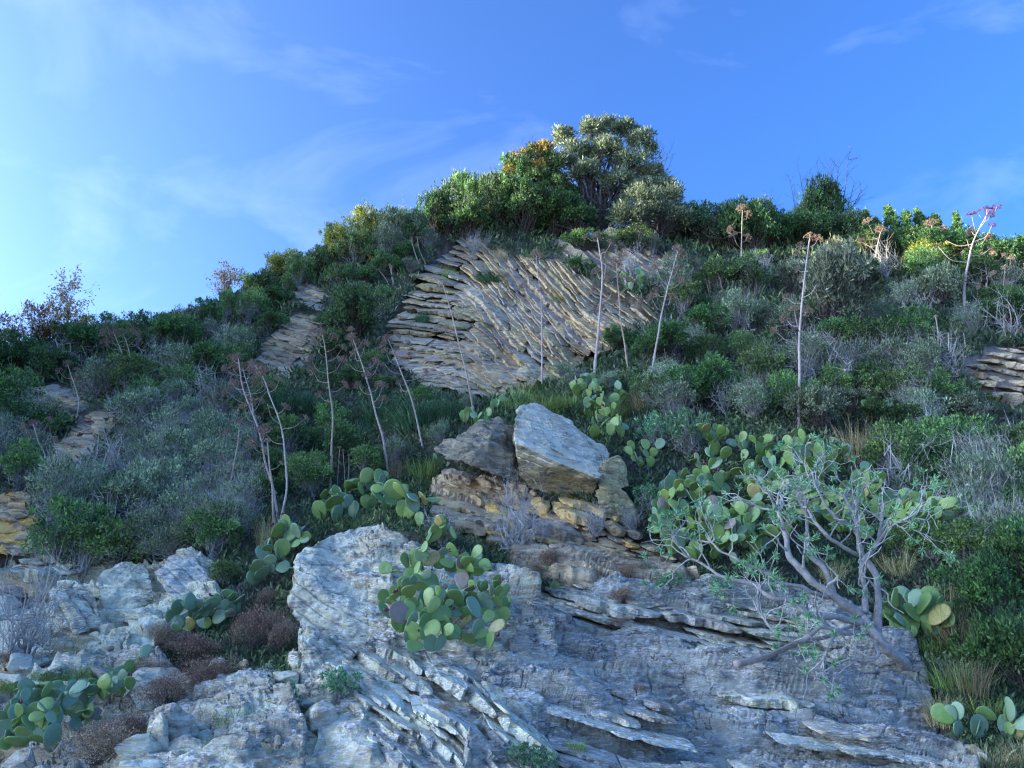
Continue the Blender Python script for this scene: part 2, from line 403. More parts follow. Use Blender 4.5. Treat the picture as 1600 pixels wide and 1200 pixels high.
M['lf_brown'] = leaf_mat('purple_brown_heath_sprigs', (0.07, 0.045, 0.045), (0.15, 0.10, 0.095), (0.25, 0.18, 0.165), 0.1)
M['gr_teal'] = leaf_mat('dark_blue_green_grass', (0.02, 0.06, 0.045), (0.045, 0.11, 0.08), (0.09, 0.17, 0.125), 0.15)
M['gr_green'] = leaf_mat('fresh_green_grass', (0.05, 0.09, 0.03), (0.11, 0.17, 0.06), (0.21, 0.27, 0.12), 0.2)
M['gr_dry'] = leaf_mat('dry_straw_grass', (0.14, 0.11, 0.065), (0.26, 0.215, 0.14), (0.40, 0.35, 0.25), 0.15)
M['cover'] = leaf_mat('low_mixed_ground_scrub', (0.02, 0.045, 0.025), (0.05, 0.09, 0.05), (0.14, 0.16, 0.11), 0.2, 0.6, ((0.075, 0.085, 0.07), 0.5, 0.7))
M['twig_grey'] = bark_mat('bleached_grey_twigs', (0.36, 0.36, 0.31), (0.21, 0.21, 0.18))
M['twig_dark'] = bark_mat('dark_brown_twigs', (0.09, 0.07, 0.05), (0.055, 0.045, 0.035))
M['twig_pale'] = bark_mat('pale_lilac_grey_twigs', (0.46, 0.455, 0.40), (0.28, 0.275, 0.24))
M['spurge_bark'] = bark_mat('smooth_grey_spurge_bark', (0.42, 0.39, 0.33), (0.25, 0.23, 0.19), 25, 0.3)
M['stalk'] = bark_mat('dry_pinkish_tan_stalk', (0.52, 0.43, 0.36), (0.40, 0.31, 0.26), 9, 0.2)
M['stalk_tan'] = bark_mat('dry_tan_stalk', (0.46, 0.38, 0.26), (0.34, 0.26, 0.17), 9, 0.2)
M['umbel'] = bark_mat('dry_brown_seed_head', (0.34, 0.25, 0.17), (0.22, 0.155, 0.105), 30, 0.2)
M['umbel_red'] = bark_mat('purple_red_seed_head', (0.20, 0.075, 0.10), (0.12, 0.05, 0.075), 30, 0.2)
M['wood'] = bark_mat('weathered_fallen_wood', (0.40, 0.33, 0.26), (0.26, 0.20, 0.155), 14, 0.6)
M['olive_bark'] = bark_mat('olive_bark', (0.11, 0.095, 0.08), (0.06, 0.052, 0.045))
M['pad'] = pad_mat('green_cactus_skin', (0.13, 0.25, 0.06), (0.19, 0.31, 0.09), (0.20, 0.32, 0.07))
M['pad_blue'] = pad_mat('bluish_cactus_skin', (0.17, 0.285, 0.15), (0.22, 0.34, 0.20), (0.16, 0.26, 0.12))
M['pad_lime'] = pad_mat('lime_cactus_skin', (0.20, 0.32, 0.07), (0.26, 0.36, 0.09), (0.20, 0.30, 0.08))
M['pad_yellow'] = pad_mat('yellowed_cactus_skin', (0.42, 0.38, 0.10), (0.46, 0.42, 0.20), (0.34, 0.34, 0.09), 0.8)
M['pad_dry'] = pad_mat('dried_brown_cactus_skin', (0.30, 0.23, 0.16), (0.26, 0.20, 0.14), (0.20, 0.15, 0.10), 0.5)
M['fruit'] = pad_mat('dark_red_cactus_fruit', (0.13, 0.025, 0.035), (0.16, 0.035, 0.05), (0.09, 0.02, 0.03))

# ------------------------------------------------------------------ hillside and ground
POLY = {
 'cliff': [(596, 500), (640, 445), (672, 398), (732, 358), (762, 388), (800, 402), (868, 402), (930, 442), (1000, 462), (1030, 492), (985, 520), (930, 560), (880, 585), (820, 612), (740, 628), (660, 600), (612, 565)],
 'upper': [(860, 372), (930, 362), (1000, 378), (1048, 412), (1000, 442), (940, 424), (880, 400)],
 'midleft': [(395, 566), (418, 530), (458, 490), (500, 494), (506, 530), (478, 572), (440, 592)],
 'midtop': [(445, 452), (485, 440), (515, 465), (505, 486), (455, 480)],
 'left1': [(46, 612), (85, 600), (128, 612), (128, 658), (85, 648), (55, 632)],
 'left2': [(56, 740), (80, 690), (110, 668), (150, 640), (188, 650), (165, 690), (110, 735)],
 'left3': [(-120, 790), (-20, 770), (52, 772), (62, 855), (-20, 872), (-120, 880)],
 'right': [(1500, 572), (1545, 543), (1620, 540), (1740, 560), (1740, 655), (1610, 650), (1550, 628)],
 'ochre': [(672, 745), (700, 726), (760, 742), (840, 770), (940, 790), (1000, 832), (960, 858), (870, 862), (800, 860), (730, 838), (672, 800)],
 'lowtan': [(790, 862), (900, 850), (1010, 838), (1060, 880), (1080, 915), (960, 915), (860, 905), (800, 890)],
 'slab': [(826, 915), (1000, 905), (1180, 900), (1330, 950), (1440, 1030), (1480, 1130), (1540, 1240), (1540, 1300), (700, 1300), (740, 1060), (800, 1000)],
 'block': [(458, 870), (575, 815), (700, 860), (830, 905), (870, 1000), (850, 1100), (930, 1300), (420, 1300), (420, 1150), (470, 1030), (452, 940)],
 'leftrock': [(-120, 880), (40, 860), (110, 870), (210, 880), (340, 870), (350, 935), (300, 990), (180, 1040), (60, 1060), (-120, 1100)],
 'lowleft': [(-120, 1090), (60, 1050), (200, 1030), (420, 1060), (480, 1130), (480, 1300), (-120, 1300)],
}
PATCHED = ('cliff', 'ochre', 'lowtan', 'slab', 'block', 'leftrock', 'lowleft')
def rock_mask(P, only=None):
    u, v = proj(P)
    w = noise(np.stack([u / 25, v / 25, u * 0], -1), 3) * 10
    r = np.zeros(u.shape, bool)
    for k, pl in POLY.items():
        if only is None or k in only: r |= inpoly(u + w, v + w * 0.7, pl)
    return r
def build_hill():
    tx = np.concatenate([np.linspace(-5.0, -1.5, 50)[:-1], np.linspace(-1.5, -0.86, 60)[:-1], np.linspace(-0.86, 0.86, 470), np.linspace(0.86, 1.4, 60)[1:]])
    y = np.concatenate([np.array([1.0, 2.0]), np.exp(np.linspace(np.log(3.0), np.log(48), 460)), np.array([52, 58, 66.])])
    Y, TX = np.meshgrid(y, tx, indexing='ij'); X = np.maximum(np.maximum(Y, 3.0) * TX, -50 - 0.0 * Y)
    Z = H(X, Y)
    P = np.stack([X, Y, Z], -1)
    N_ = normal_at(P)
    msk = rock_mask(P)
    d = 0.05 * fbm(P * 2.2, 4, 2)
    km = rock_mask(P, PATCHED).astype(float)
    for _ in range(3): km = (km + np.roll(km, 1, 0) + np.roll(km, -1, 0) + np.roll(km, 1, 1) + np.roll(km, -1, 1)) / 5
    P = P + N_ * (d - 0.03 - 0.75 * np.clip(km * 1.3 - 0.3, 0, 1))[..., None]
    nu, nv = P.shape[:2]
    idx = np.arange(nu * nv).reshape(nu, nv)
    f = np.stack([idx[:-1, :-1], idx[:-1, 1:], idx[1:, 1:], idx[1:, :-1]], -1).reshape(-1, 4)
    t = msk.astype(float)
    me = mesh_np('hillside', P.reshape(-1, 3), [f], M['soil'], t.ravel(), True)
    o = link('hillside', me); o['kind'] = 'structure'
    # unseen level ground, made pale to bounce fill light onto the slope
    s = 1500.0
    V = np.array([[-s, -s, -0.06], [s, -s, -0.06], [s, s, -0.06], [-s, s, -0.06]])
    g = link('ground', mesh_np('ground', V, [np.array([[0, 1, 2, 3]])], M['bounce_ground'])); g['kind'] = 'structure'
build_hill()

# ------------------------------------------------------------------ geometry generators
def segs(P0, P1, r0, r1, sides=3):
    """many straight tapered sticks at once -> V, F"""
    P0 = np.asarray(P0, float); P1 = np.asarray(P1, float); n = len(P0)
    r0 = np.broadcast_to(r0, (n,)); r1 = np.broadcast_to(r1, (n,))
    d = unit(P1 - P0)
    ref = np.where(np.abs(d[:, 2:3]) > 0.9, np.array([[1.0, 0, 0]]), np.array([[0, 0, 1.0]]))
    a = unit(np.cross(d, ref)); b = np.cross(d, a)
    ang = np.arange(sides) * 2 * np.pi / sides
    ring = a[:, None] * np.cos(ang)[None, :, None] + b[:, None] * np.sin(ang)[None, :, None]
    V = np.concatenate([P0[:, None] + ring * r0[:, None, None], P1[:, None] + ring * r1[:, None, None]], 1)
    k = np.arange(sides); k2 = (k + 1) % sides
    fb = np.stack([k, k2, k2 + sides, k + sides], -1)
    Fc = (np.arange(n) * 2 * sides)[:, None, None] + fb[None]
    return V.reshape(-1, 3), Fc.reshape(-1, 4)
def tube(path, rad, sides=6, close=True):
    path = np.asarray(path, float); n = len(path); rad = np.broadcast_to(rad, (n,))
    t = unit(np.gradient(path, axis=0))
    ref = np.array([0.3, 1.0, 0.2]); ref /= np.linalg.norm(ref)
    a = unit(np.cross(t, ref)); b = np.cross(t, a)
    ang = np.arange(sides) * 2 * np.pi / sides
    V = path[:, None] + (a[:, None] * np.cos(ang)[None, :, None] + b[:, None] * np.sin(ang)[None, :, None]) * rad[:, None, None]
    idx = np.arange(n * sides).reshape(n, sides)
    f = np.stack([idx[:-1], np.roll(idx[:-1], -1, 1), np.roll(idx[1:], -1, 1), idx[1:]], -1).reshape(-1, 4)
    V = V.reshape(-1, 3)
    F_ = [f]
    if close:
        V = np.concatenate([V, path[:1], path[-1:]])
        c0, c1 = n * sides, n * sides + 1
        k = np.arange(sides)
        F_.append(np.concatenate([np.stack([np.full(sides, c0), (k + 1) % sides, k], -1),
                                  np.stack([np.full(sides, c1), idx[-1], np.roll(idx[-1], -1)], -1)]))
    return V, F_
def merge(parts):
    Vs, quads, tris, off = [], [], [], 0
    for V, Fs in parts:
        if not isinstance(Fs, (list, tuple)): Fs = [Fs]
        for f in Fs:
            if len(f) == 0: continue
            (quads if f.shape[1] == 4 else tris).append(f + off)
        Vs.append(V); off += len(V)
    out = []
    if quads: out.append(np.concatenate(quads))
    if tris: out.append(np.concatenate(tris))
    return np.concatenate(Vs), out
def smooth_path(pts, n=24):
    pts = np.asarray(pts, float)
    if len(pts) == 2: t = np.linspace(0, 1, n)[:, None]; return pts[0] * (1-t) + pts[1] * t
    P = np.concatenate([[2*pts[0] - pts[1]], pts, [2*pts[-1] - pts[-2]]]); out = []
    k = max(2, n // (len(pts) - 1))
    for i in range(len(pts) - 1):
        p0, p1, p2, p3 = P[i:i+4]
        for t in np.linspace(0, 1, k, endpoint=False):
            out.append(0.5 * ((2*p1) + (-p0+p2)*t + (2*p0-5*p1+4*p2-p3)*t*t + (-p0+3*p1-3*p2+p3)*t**3))
    out.append(pts[-1]); return np.array(out)
def leaves(P, D, length, width, rs, tint, fold=0.15):
    """diamond leaves: base P, direction D (unit)"""
    n = len(P); length = np.broadcast_to(length, (n,))[:, None]; width = np.broadcast_to(width, (n,))[:, None]
    s = unit(np.cross(D, unit(rs.normal(size=(n, 3))))); nn = np.cross(D, s)
    mid = P + D * length * 0.5
    V = np.stack([P, mid + s * width * 0.5 + nn * length * fold * 0.3, P + D * length, mid - s * width * 0.5 + nn * length * fold * 0.3], 1)
    f = (np.arange(n) * 4)[:, None] + np.array([[0, 1, 2, 3]])
    return V.reshape(-1, 3), f, np.repeat(tint, 4)
def sph(n, rs): return unit(rs.normal(size=(n, 3)))
def crown(lobes, n_clumps, n_leaf, lsize, clump_r, rs, up=0.3, narrow=0.4, shell=0.75):
    """lobes: (k,6) centre xyz and radii xyz. leaf clumps over the lobes' shells -> V, F, tint, clump centres"""
    lobes = np.asarray(lobes, float)
    w = lobes[:, 3] * lobes[:, 5]; k = rs.choice(len(lobes), n_clumps, p=w / w.sum())
    d = sph(n_clumps, rs); d[:, 2] = np.where(d[:, 2] < -0.35, -d[:, 2], d[:, 2])
    rr = rs.uniform(shell ** 2, 1.08, n_clumps) ** 0.5
    rr = rr * np.where(rs.rand(n_clumps) < 0.14, rs.uniform(1.1, 1.38, n_clumps), 1.0)
    C = lobes[k, :3] + d * lobes[k, 3:] * rr[:, None]
    cr = clump_r * rs.uniform(0.5, 1.35, n_clumps) * np.where(rr > 1.09, 0.6, 1.0)
    ct = rs.uniform(-0.3, 0.3, n_clumps)
    m = n_clumps * n_leaf; kk = np.repeat(np.arange(n_clumps), n_leaf)
    dd = sph(m, rs); q = rs.uniform(0.15, 1, m) ** 0.6
    P = C[kk] + dd * (cr[kk] * q)[:, None] * np.array([1, 1, 0.8])
    D = unit(dd * 0.8 + d[kk] * 0.5 + rs.normal(size=(m, 3)) * 0.5 + np.array([0, 0, up]))
    L_ = lsize * rs.uniform(0.6, 1.4, m)
    ti = np.clip(0.45 + ct[kk] + rs.normal(size=m) * 0.24, 0, 1)
    V, f, t = leaves(P, D, L_, L_ * narrow, rs, ti)
    return V, f, t, C
def branchwork(base, C, r0, rs, wob=0.12, tip=0.15, twigs=3, twl=0.35):
    """sticks from base to each clump centre, with side twigs"""
    base = np.asarray(base, float); n = len(C)
    steps = 5; pts = [np.repeat(base[None], n, 0) + rs.normal(size=(n, 3)) * np.array([0.06, 0.06, 0])]
    for i in range(1, steps + 1):
        t = i / steps
        tt = t ** 1.25
        p = base * (1 - t) + C * t; p[:, :2] = base[:2] * (1 - tt) + C[:, :2] * tt
        pts.append(p + rs.normal(size=(n, 3)) * wob * math.sin(math.pi * min(t, 0.8)) * 0.5)
    A, B, ra, rb = [], [], [], []
    for i in range(steps):
        A.append(pts[i]); B.append(pts[i+1])
        ra.append(np.full(n, r0 * (1 - (1 - tip) * i / steps))); rb.append(np.full(n, r0 * (1 - (1 - tip) * (i+1) / steps)))
    for k in range(twigs):
        i = rs.randint(2, steps + 1, n); p = np.array(pts)[i, np.arange(n)]
        e = p + (unit(rs.normal(size=(n, 3)) + unit(C - base) * 0.8 + np.array([0, 0, 0.4]))) * twl * rs.uniform(0.4, 1.1, n)[:, None]
        A.append(p); B.append(e); ra.append(np.full(n, r0 * tip * 1.6)); rb.append(np.full(n, r0 * tip * 0.5))
        e2 = e + unit(rs.normal(size=(n, 3)) + (e - p) * 3 / twl) * twl * 0.5
        A.append(e); B.append(e2); ra.append(np.full(n, r0 * tip * 0.8)); rb.append(np.full(n, r0 * tip * 0.3))
    return segs(np.concatenate(A), np.concatenate(B), np.concatenate(ra), np.concatenate(rb))
def blades(n, rs, height, spread, width, droop, nseg=4, base_r=0.25, lean=0.0):
    """grass blades as thin bent ribbons"""
    a = rs.uniform(0, 2*np.pi, n); b = np.sqrt(rs.uniform(0, 1, n)) * base_r
    P = np.stack([b*np.cos(a), b*np.sin(a), rs.uniform(-0.25, 0.0, n)], -1)
    a2 = a + rs.normal(size=n) * 0.6
    h = height * rs.uniform(0.5, 1.15, n); s = spread * rs.uniform(0.1, 1, n)
    o = np.stack([np.cos(a2), np.sin(a2), np.zeros(n)], -1)
    side = np.stack([-np.sin(a2), np.cos(a2), np.zeros(n)], -1); tw = rs.normal(size=n)[:, None] * 0.5
    side = unit(side + o * tw)
    V = []
    for i in range(nseg + 1):
        t = i / nseg
        c = P + o * (s * t ** 1.15)[:, None]; c[:, 2] += h * (t - droop * t ** 2.6); c[:, 0] += lean * t * t
        w = width * (1 - t * 0.85) * 0.5
        V += [c - side * w, c + side * w]
    V = np.stack(V, 1)
    k = 2 * (nseg + 1)
    fb = np.array([[2*i, 2*i+1, 2*i+3, 2*i+2] for i in range(nseg)])
    f = (np.arange(n) * k)[:, None, None] + fb[None]
    t = np.repeat(np.clip(0.45 + rs.normal(size=n) * 0.25, 0, 1), k)
    return V.reshape(-1, 3), f.reshape(-1, 4), t

# ------------------------------------------------------------------ labels
MARKS = [('the tallest olive tree', 940, 280), ('the layered cliff', 810, 500), ('the perched pale boulder', 880, 700),
 ('the central prickly pear', 705, 940), ('the branching spurge', 1340, 930), ('the largest prickly pear', 1150, 740),
 ('the big pale block', 540, 900), ('the right edge rock shelf', 1560, 590), ('the brown heath shrubs', 300, 1050),
 ('the bottom left prickly pear', 90, 1120), ('the three stalk row', 570, 630), ('the dry stalk cluster', 400, 680),
 ('the far left tan outcrop', 90, 625), ('the round dark bush', 550, 480), ('the grey slab', 1150, 1110),
 ('the thick pale stalk', 1250, 520), ('the purple headed stalk', 1525, 400), ('the bare twig crown', 1300, 270),
 ('the left tan ledges', 115, 695), ('the yellow autumn leaves', 820, 250), ('the pink autumn shrub', 60, 500)]
def where(u, v):
    best = min(MARKS, key=lambda m: math.hypot(m[1] - u, (m[2] - v) * 1.1) if math.hypot(m[1]-u, m[2]-v) > 25 else 1e9)
    du, dv = u - best[1], v - best[2]
    d = math.hypot(du, dv)
    near = '' if d > 70 else 'just '
    a = math.degrees(math.atan2(-dv, du)) % 360
    w = ['right of', 'upper right of', 'above', 'upper left of', 'left of', 'lower left of', 'below', 'lower right of'][int((a + 22.5) // 45) % 8]
    return near + w + ' ' + best[0]
PENDING = []
def label_later(o, look, u, v, size): PENDING.append((o, look, u, v, size))
def finish_labels():
    groups = {}
    for it in PENDING: groups.setdefault(it[1] + ' ' + where(it[2], it[3]), []).append(it)
    order = ['leftmost', 'second leftmost', 'third leftmost', 'fourth leftmost', 'fifth leftmost', 'sixth leftmost', 'seventh leftmost', 'eighth leftmost']
    for lab, its in groups.items():
        if len(its) == 1: its[0][0]['label'] = lab; continue
        if len(its) == 2:
            a, b = its
            if abs(a[4] - b[4]) > 0.3 * max(a[4], b[4]):
                a, b = (a, b) if a[4] < b[4] else (b, a); a[0]['label'] = 'smaller ' + lab; b[0]['label'] = 'larger ' + lab
            elif abs(a[3] - b[3]) > abs(a[2] - b[2]):
                a, b = (a, b) if a[3] < b[3] else (b, a); a[0]['label'] = 'upper ' + lab; b[0]['label'] = 'lower ' + lab
            else:
                a, b = (a, b) if a[2] < b[2] else (b, a); a[0]['label'] = 'left-hand ' + lab; b[0]['label'] = 'right-hand ' + lab
            continue
        its = sorted(its, key=lambda t: t[2])
        for k, it in enumerate(its):
            it[0]['label'] = lab + ', ' + (order[k] if k < 8 else 'furthest right')
    for it in PENDING:
        if len(it[0]['label'].split()) > 16: it[0]['label'] = it[0]['label'].replace('just ', '').replace(' of the ', ' of ')
    PENDING.clear()

# ------------------------------------------------------------------ layered rock
def strata(root, poly, ang, pitch, length, prot, dep, phi, mats, seed, wob=4.0, part='rock_layer', fill=1.0, off=0.0, cap=330, thick=0.82, rough=0.14, step=5.0, warp=6.0, prow=0.0, yaw=0.0):
    """ledges of bedded rock: streamlines of the bedding traced over the slope, each broken into slabs with a depth of their own"""
    rs = np.random.RandomState(seed); base = np.array(root.location)
    A = np.array(poly, float); cu, cv = A.mean(0)
    angf = ang if callable(ang) else (lambda u, v: ang)
    a0 = math.radians(angf(cu, cv)); perp = np.array([-math.sin(a0), math.cos(a0)])
    ext = np.abs((A - [cu, cv]) @ perp).max() + 15; run = np.abs((A - [cu, cv]) @ np.array([math.cos(a0), math.sin(a0)])).max() + 30
    pieces = []; b = -ext; k = 0
    while b < ext:
        pt = pitch(cu, cv) if callable(pitch) else pitch
        th = pt * rs.choice([0.55, 0.75, 0.95, 1.2, 1.9]) * rs.uniform(0.85, 1.15)
        s = np.array([cu, cv]) + perp * (b + th / 2)
        pts = {0: s.copy()}
        for sg in (1, -1):
            p = s.copy()
            for i in range(1, int(run / step) + 1):
                al = math.radians(angf(p[0], p[1]) + wob * float(noise(np.array([p[0] / 90, p[1] / 90, 0]), seed)))
                p = p + sg * step * np.array([math.cos(al), math.sin(al)])
                pts[sg * i] = p.copy()
        ks = sorted(pts); line = np.array([pts[i] for i in ks])
        wv = noise(np.stack([line[:, 0] / 28, line[:, 1] / 28, line[:, 0] * 0], -1), seed + 5) * warp
        ins = inpoly(line[:, 0] + wv, line[:, 1] + wv, poly)
        i = 0; n = len(line)
        while i < n:
            if not ins[i]: i += 1; continue
            L_ = int(max(3, rs.uniform(*length) / step)); j = i
            while j < n and ins[j] and j - i < L_: j += 1
            if j - i >= 3 and rs.rand() < fill: pieces.append((line[i:j + 1] if j < n else line[i:j], th, k))
            i = j + (1 if rs.rand() < 0.3 else 0)
        b += th; k += 1
    rs.shuffle(pieces)
    pieces.sort(key=lambda q: -len(q[0]) * q[1])
    rest = []
    for q, (ln, th, k) in enumerate(pieces):
        C = hit(ln[:, 0], ln[:, 1]); n = len(C)
        Nn = normal_at(C)
        dist = np.linalg.norm(C - CAM, axis=1).mean(); h = th * dist / F * thick * rs.uniform(0.85, 1.15)
        D = np.array([math.sin(yaw) * math.cos(phi), math.cos(yaw) * math.cos(phi), math.sin(phi)])
        Tn = unit(np.gradient(C, axis=0)); U = unit(np.cross(Tn, D)); U *= np.sign(U[:, 2:3] + 1e-6)
        s = np.linspace(0, 1, n)
        p = off + prot * rs.uniform(-0.5, 1.0) + prow * k + 0.4 * prot * noise(np.stack([C[:, 0] * 2.2, C[:, 2] * 2.2, np.full(n, k * 3.1)], -1), seed) + 0.25 * prot * noise(np.stack([C[:, 0] * 9, C[:, 2] * 9, np.full(n, k * 3.1)], -1), seed + 9)
        e = np.clip(np.minimum(s, 1 - s) * n / 2.2, 0, 1) ** 0.6
        p = p - (1 - e) * (h * 0.9)
        tl, tr_ = rs.uniform(1.5, 9, 2); e2 = np.clip(np.minimum(s * n / tl, (1 - s) * n / tr_), 0, 1)
        hh = h * (0.25 + 0.75 * e2) * (1 + 0.30 * noise(C * 2.2, seed + 2 + k) + 0.2 * noise(C * 7.0, seed + 2))
        qn = noise(np.stack([s * n * step / 17.0, np.full(n, k * 1.7), np.full(n, float(q))], -1), seed + 4)
        p = p + prot * 0.45 * np.round(qn * 2.2) / 2.2
        la = rs.uniform(-0.35, 0.25)
        prof = [(-dep, 0.5), (-0.05 * h, 0.5), (0.0, 0.40), (la * h, -0.40), (la * h - 0.22 * h, -0.5), (-dep, -0.5)]
        V = np.stack([C - D * (p + a)[:, None] + U * (hh * bb)[:, None] for a, bb in prof], 1)
        V += noise(V * (1.1 / h), seed + 21)[..., None] * unit(noise(V * 7, 1)[..., None] * U[:, None] + -D) * rough * h
        V += noise(V * (3.2 / h), seed + 23)[..., None] * (-D) * rough * 0.6 * h
        m = len(prof); idx = np.arange(n * m).reshape(n, m)
        f = np.stack([idx[:-1], idx[1:], np.roll(idx[1:], -1, 1), np.roll(idx[:-1], -1, 1)], -1).reshape(-1, 4)
        caps = np.array([idx[0], idx[-1][::-1]])
        V = V.reshape(-1, 3)
        mt = mats[rs.choice(len(mats))] if not callable(mats) else mats(ln[:, 0].mean(), ln[:, 1].mean(), rs)
        if q < cap:
            o0 = C[n // 2]
            me = mesh_np(part, V - o0, [f, caps], M[mt]); link(part, me, root, o0 - base)
        else: rest.append((V - base, [f], mt))
    if rest:
        V, Fs = merge([(a, b_) for a, b_, c in rest])
        o = link('small_rock_layers', mesh_np('small_rock_layers', V, Fs, M[mats[0]] if not callable(mats) else M['tan']), root); o['kind'] = 'stuff'
    return len(pieces)

def face_patch(root, name, poly, mat, seed, amp=0.12, terr=0.05, stretch=(0.5, 0.5, 0.5), tdir=15, step=2.2, lift=0.05, sc=1.0, crack=0.05, margin=30, stepw=1.0, smooth=False):
    """an eroded rock surface over part of the slope: stepped bedding edges, cracks and small relief, sinking into the slope at its rim"""
    A = np.array(poly, float); base = np.array(root.location)
    u0, v0 = A.min(0) - margin * 0.3; u1, v1 = A.max(0) + margin * 0.3
    us = np.arange(u0, u1, step); vs_ = np.arange(v0, v1, step)
    U_, V_ = np.meshgrid(us, vs_)
    P = hit(U_.ravel(), V_.ravel()).reshape(U_.shape + (3,)); N_ = normal_at(P)
    wob = 9 * noise(np.stack([U_ / 22, V_ / 22, U_ * 0], -1), seed) + 4 * noise(np.stack([U_ / 7, V_ / 7, U_ * 0], -1), seed + 1)
    ins = inpoly(U_ + wob, V_ + wob * 0.8, poly)
    a = math.radians(tdir); Tw = unit(at(900 + 40*math.cos(a), 1000 + 40*math.sin(a), 9) - at(900, 1000, 9))
    al = P @ Tw
    Q = P - (al * 0.72)[..., None] * Tw          # stretch the pattern along the bedding
    hgt = fbm(Q * 1.5 * sc, 5, seed, 0.52)
    q = hgt / terr * amp + 0.13 * noise(Q * 6 * sc, seed + 6)
    fr = q - np.floor(q); stepv = (np.floor(q) + np.clip((fr - 0.68) / 0.32, 0, 1) ** 1.2) * terr
    d = stepv * stepw + amp * hgt * (1 - stepw) + 0.012 * fbm(Q * 14 * sc, 3, seed + 2) + 0.006 * fbm(P * 30, 2, seed + 3)
    r1 = np.abs(noise(Q * np.array([1.6, 1.6, 1.6]) * sc + 0.3 * fbm(P * 2, 2, seed + 8)[..., None], seed + 4))
    r2 = np.abs(noise(P * 1.3 * sc + 0.25 * fbm(P * 3, 2, seed + 11)[..., None], seed + 12))
    d -= crack * np.clip(1 - r1 / 0.03, 0, 1) + crack * 0.8 * np.clip(1 - r2 / 0.014, 0, 1)
    # sink at the rim
    k = ins.astype(float); 
    for _ in range(5): k = (k + np.roll(k, 1, 0) + np.roll(k, -1, 0) + np.roll(k, 1, 1) + np.roll(k, -1, 1)) / 5
    d = d + lift - (1 - k) * 0.35
    P2 = P + N_ * d[..., None] + np.array([0, -1, 0]) * (0.12 * stepv)[..., None]
    keep = k > 0.02
    idx = np.arange(P2.shape[0] * P2.shape[1]).reshape(P2.shape[:2])
    f = np.stack([idx[1:, :-1], idx[1:, 1:], idx[:-1, 1:], idx[:-1, :-1]], -1)
    kf = keep[1:, :-1] & keep[1:, 1:] & keep[:-1, 1:] & keep[:-1, :-1]
    f = f[kf]
    used = np.unique(f); remap = np.zeros(idx.size, int); remap[used] = np.arange(len(used))
    me = mesh_np(name, P2.reshape(-1, 3)[used] - base, [remap[f]], M[mat], None, smooth)
    return link(name, me, root)

def hull_rock(pts, cuts, amp, seed, strata_dir=None, st_amp=0.0, st_f=8.0, sc=1.0, relax=1):
    """irregular boulder from corner points: convex hull, subdivided, softened, roughened, with bedding grooves"""
    pts = np.asarray(pts, float); c = pts.mean(0)
    bm = bmesh.new()
    for p in pts - c: bm.verts.new(p)
    r = bmesh.ops.convex_hull(bm, input=bm.verts[:])
    bad = [g for g in r['geom_interior'] + r['geom_unused'] if isinstance(g, bmesh.types.BMVert)]
    if bad: bmesh.ops.delete(bm, geom=list(set(bad)), context='VERTS')
    bmesh.ops.triangulate(bm, faces=bm.faces[:])
    for _ in range(cuts):
        bmesh.ops.subdivide_edges(bm, edges=bm.edges[:], cuts=1, use_grid_fill=True)
    bmesh.ops.triangulate(bm, faces=bm.faces[:])
    for _ in range(relax): bmesh.ops.smooth_vert(bm, verts=bm.verts[:], factor=0.5, use_axis_x=True, use_axis_y=True, use_axis_z=True)
    bm.normal_update()
    V = np.array([v.co[:] for v in bm.verts]); Nn = np.array([v.normal[:] for v in bm.verts])
    Fs = np.array([[v.index for v in f.verts] for f in bm.faces]); bm.free()
    W_ = V + c
    d = amp * fbm(W_ * 1.6 * sc, 5, seed, 0.55) + amp * 0.5 * (1 - 2 * np.abs(noise(W_ * 2.6 * sc, seed + 3)))
    if strata_dir is not None:
        w = W_ @ unit(strata_dir) * st_f + 0.5 * fbm(W_ * 0.9, 2, seed + 4)
        fr = w - np.floor(w); lay = _h(np.floor(w).astype(np.int64), np.full(len(w), seed, np.int64), np.zeros(len(w), np.int64))
        d += st_amp * ((lay - 0.5) * 1.2 - 0.9 * np.clip(1 - np.minimum(fr, 1 - fr) / 0.16, 0, 1) * (0.4 + lay))
    V = V + Nn * d[:, None]
    return V, Fs, c

# --- 1. the main layered cliff
def cliff_ang(u, v):
    a = 30 - 9 * np.clip((700 - u) / 100, 0, 1) + 6 * np.clip((u - 760) / 150, 0, 1) * np.clip((560 - v) / 100, 0, 1)
    return float(a - 6 * np.clip((v - 540) / 60, 0, 1))
def cliff_mat(u, v, rs):
    return rs.choice(['tangrey', 'tan', 'tangrey', 'umber'] if u < 720 else ['tan', 'tangrey', 'tan', 'umber', 'tan'])
c = hit1(800, 600)
cliff = thing('rock_cliff', 'tan cliff of thin slanting rock layers below the olive tree', 'cliff', c)
face_patch(cliff, 'rock_face', POLY['cliff'], 'umber', 31, 0.25, 0.10, tdir=30, step=3.0, lift=-0.40, crack=0.1)  # darker backing colour adds shade in the gaps between the layers
n1 = strata(cliff, POLY['cliff'], cliff_ang, 4.9, (16, 120), 0.42, 0.9, math.radians(34), cliff_mat, 41, wob=25, off=0.0, cap=298, yaw=0.25, thick=0.66, fill=0.93, warp=15.0, rough=0.2, step=4.0)
c = hit1(950, 430)
upper = thing('rock_outcrop', 'rusty brown layered outcrop right under the olive tree', 'rock outcrop', c, 'layered rock outcrops')
strata(upper, POLY['upper'], 33, 8, (25, 90), 0.35, 0.8, math.radians(35), ['umber', 'tan', 'tan'], 42, wob=10, off=0.1)
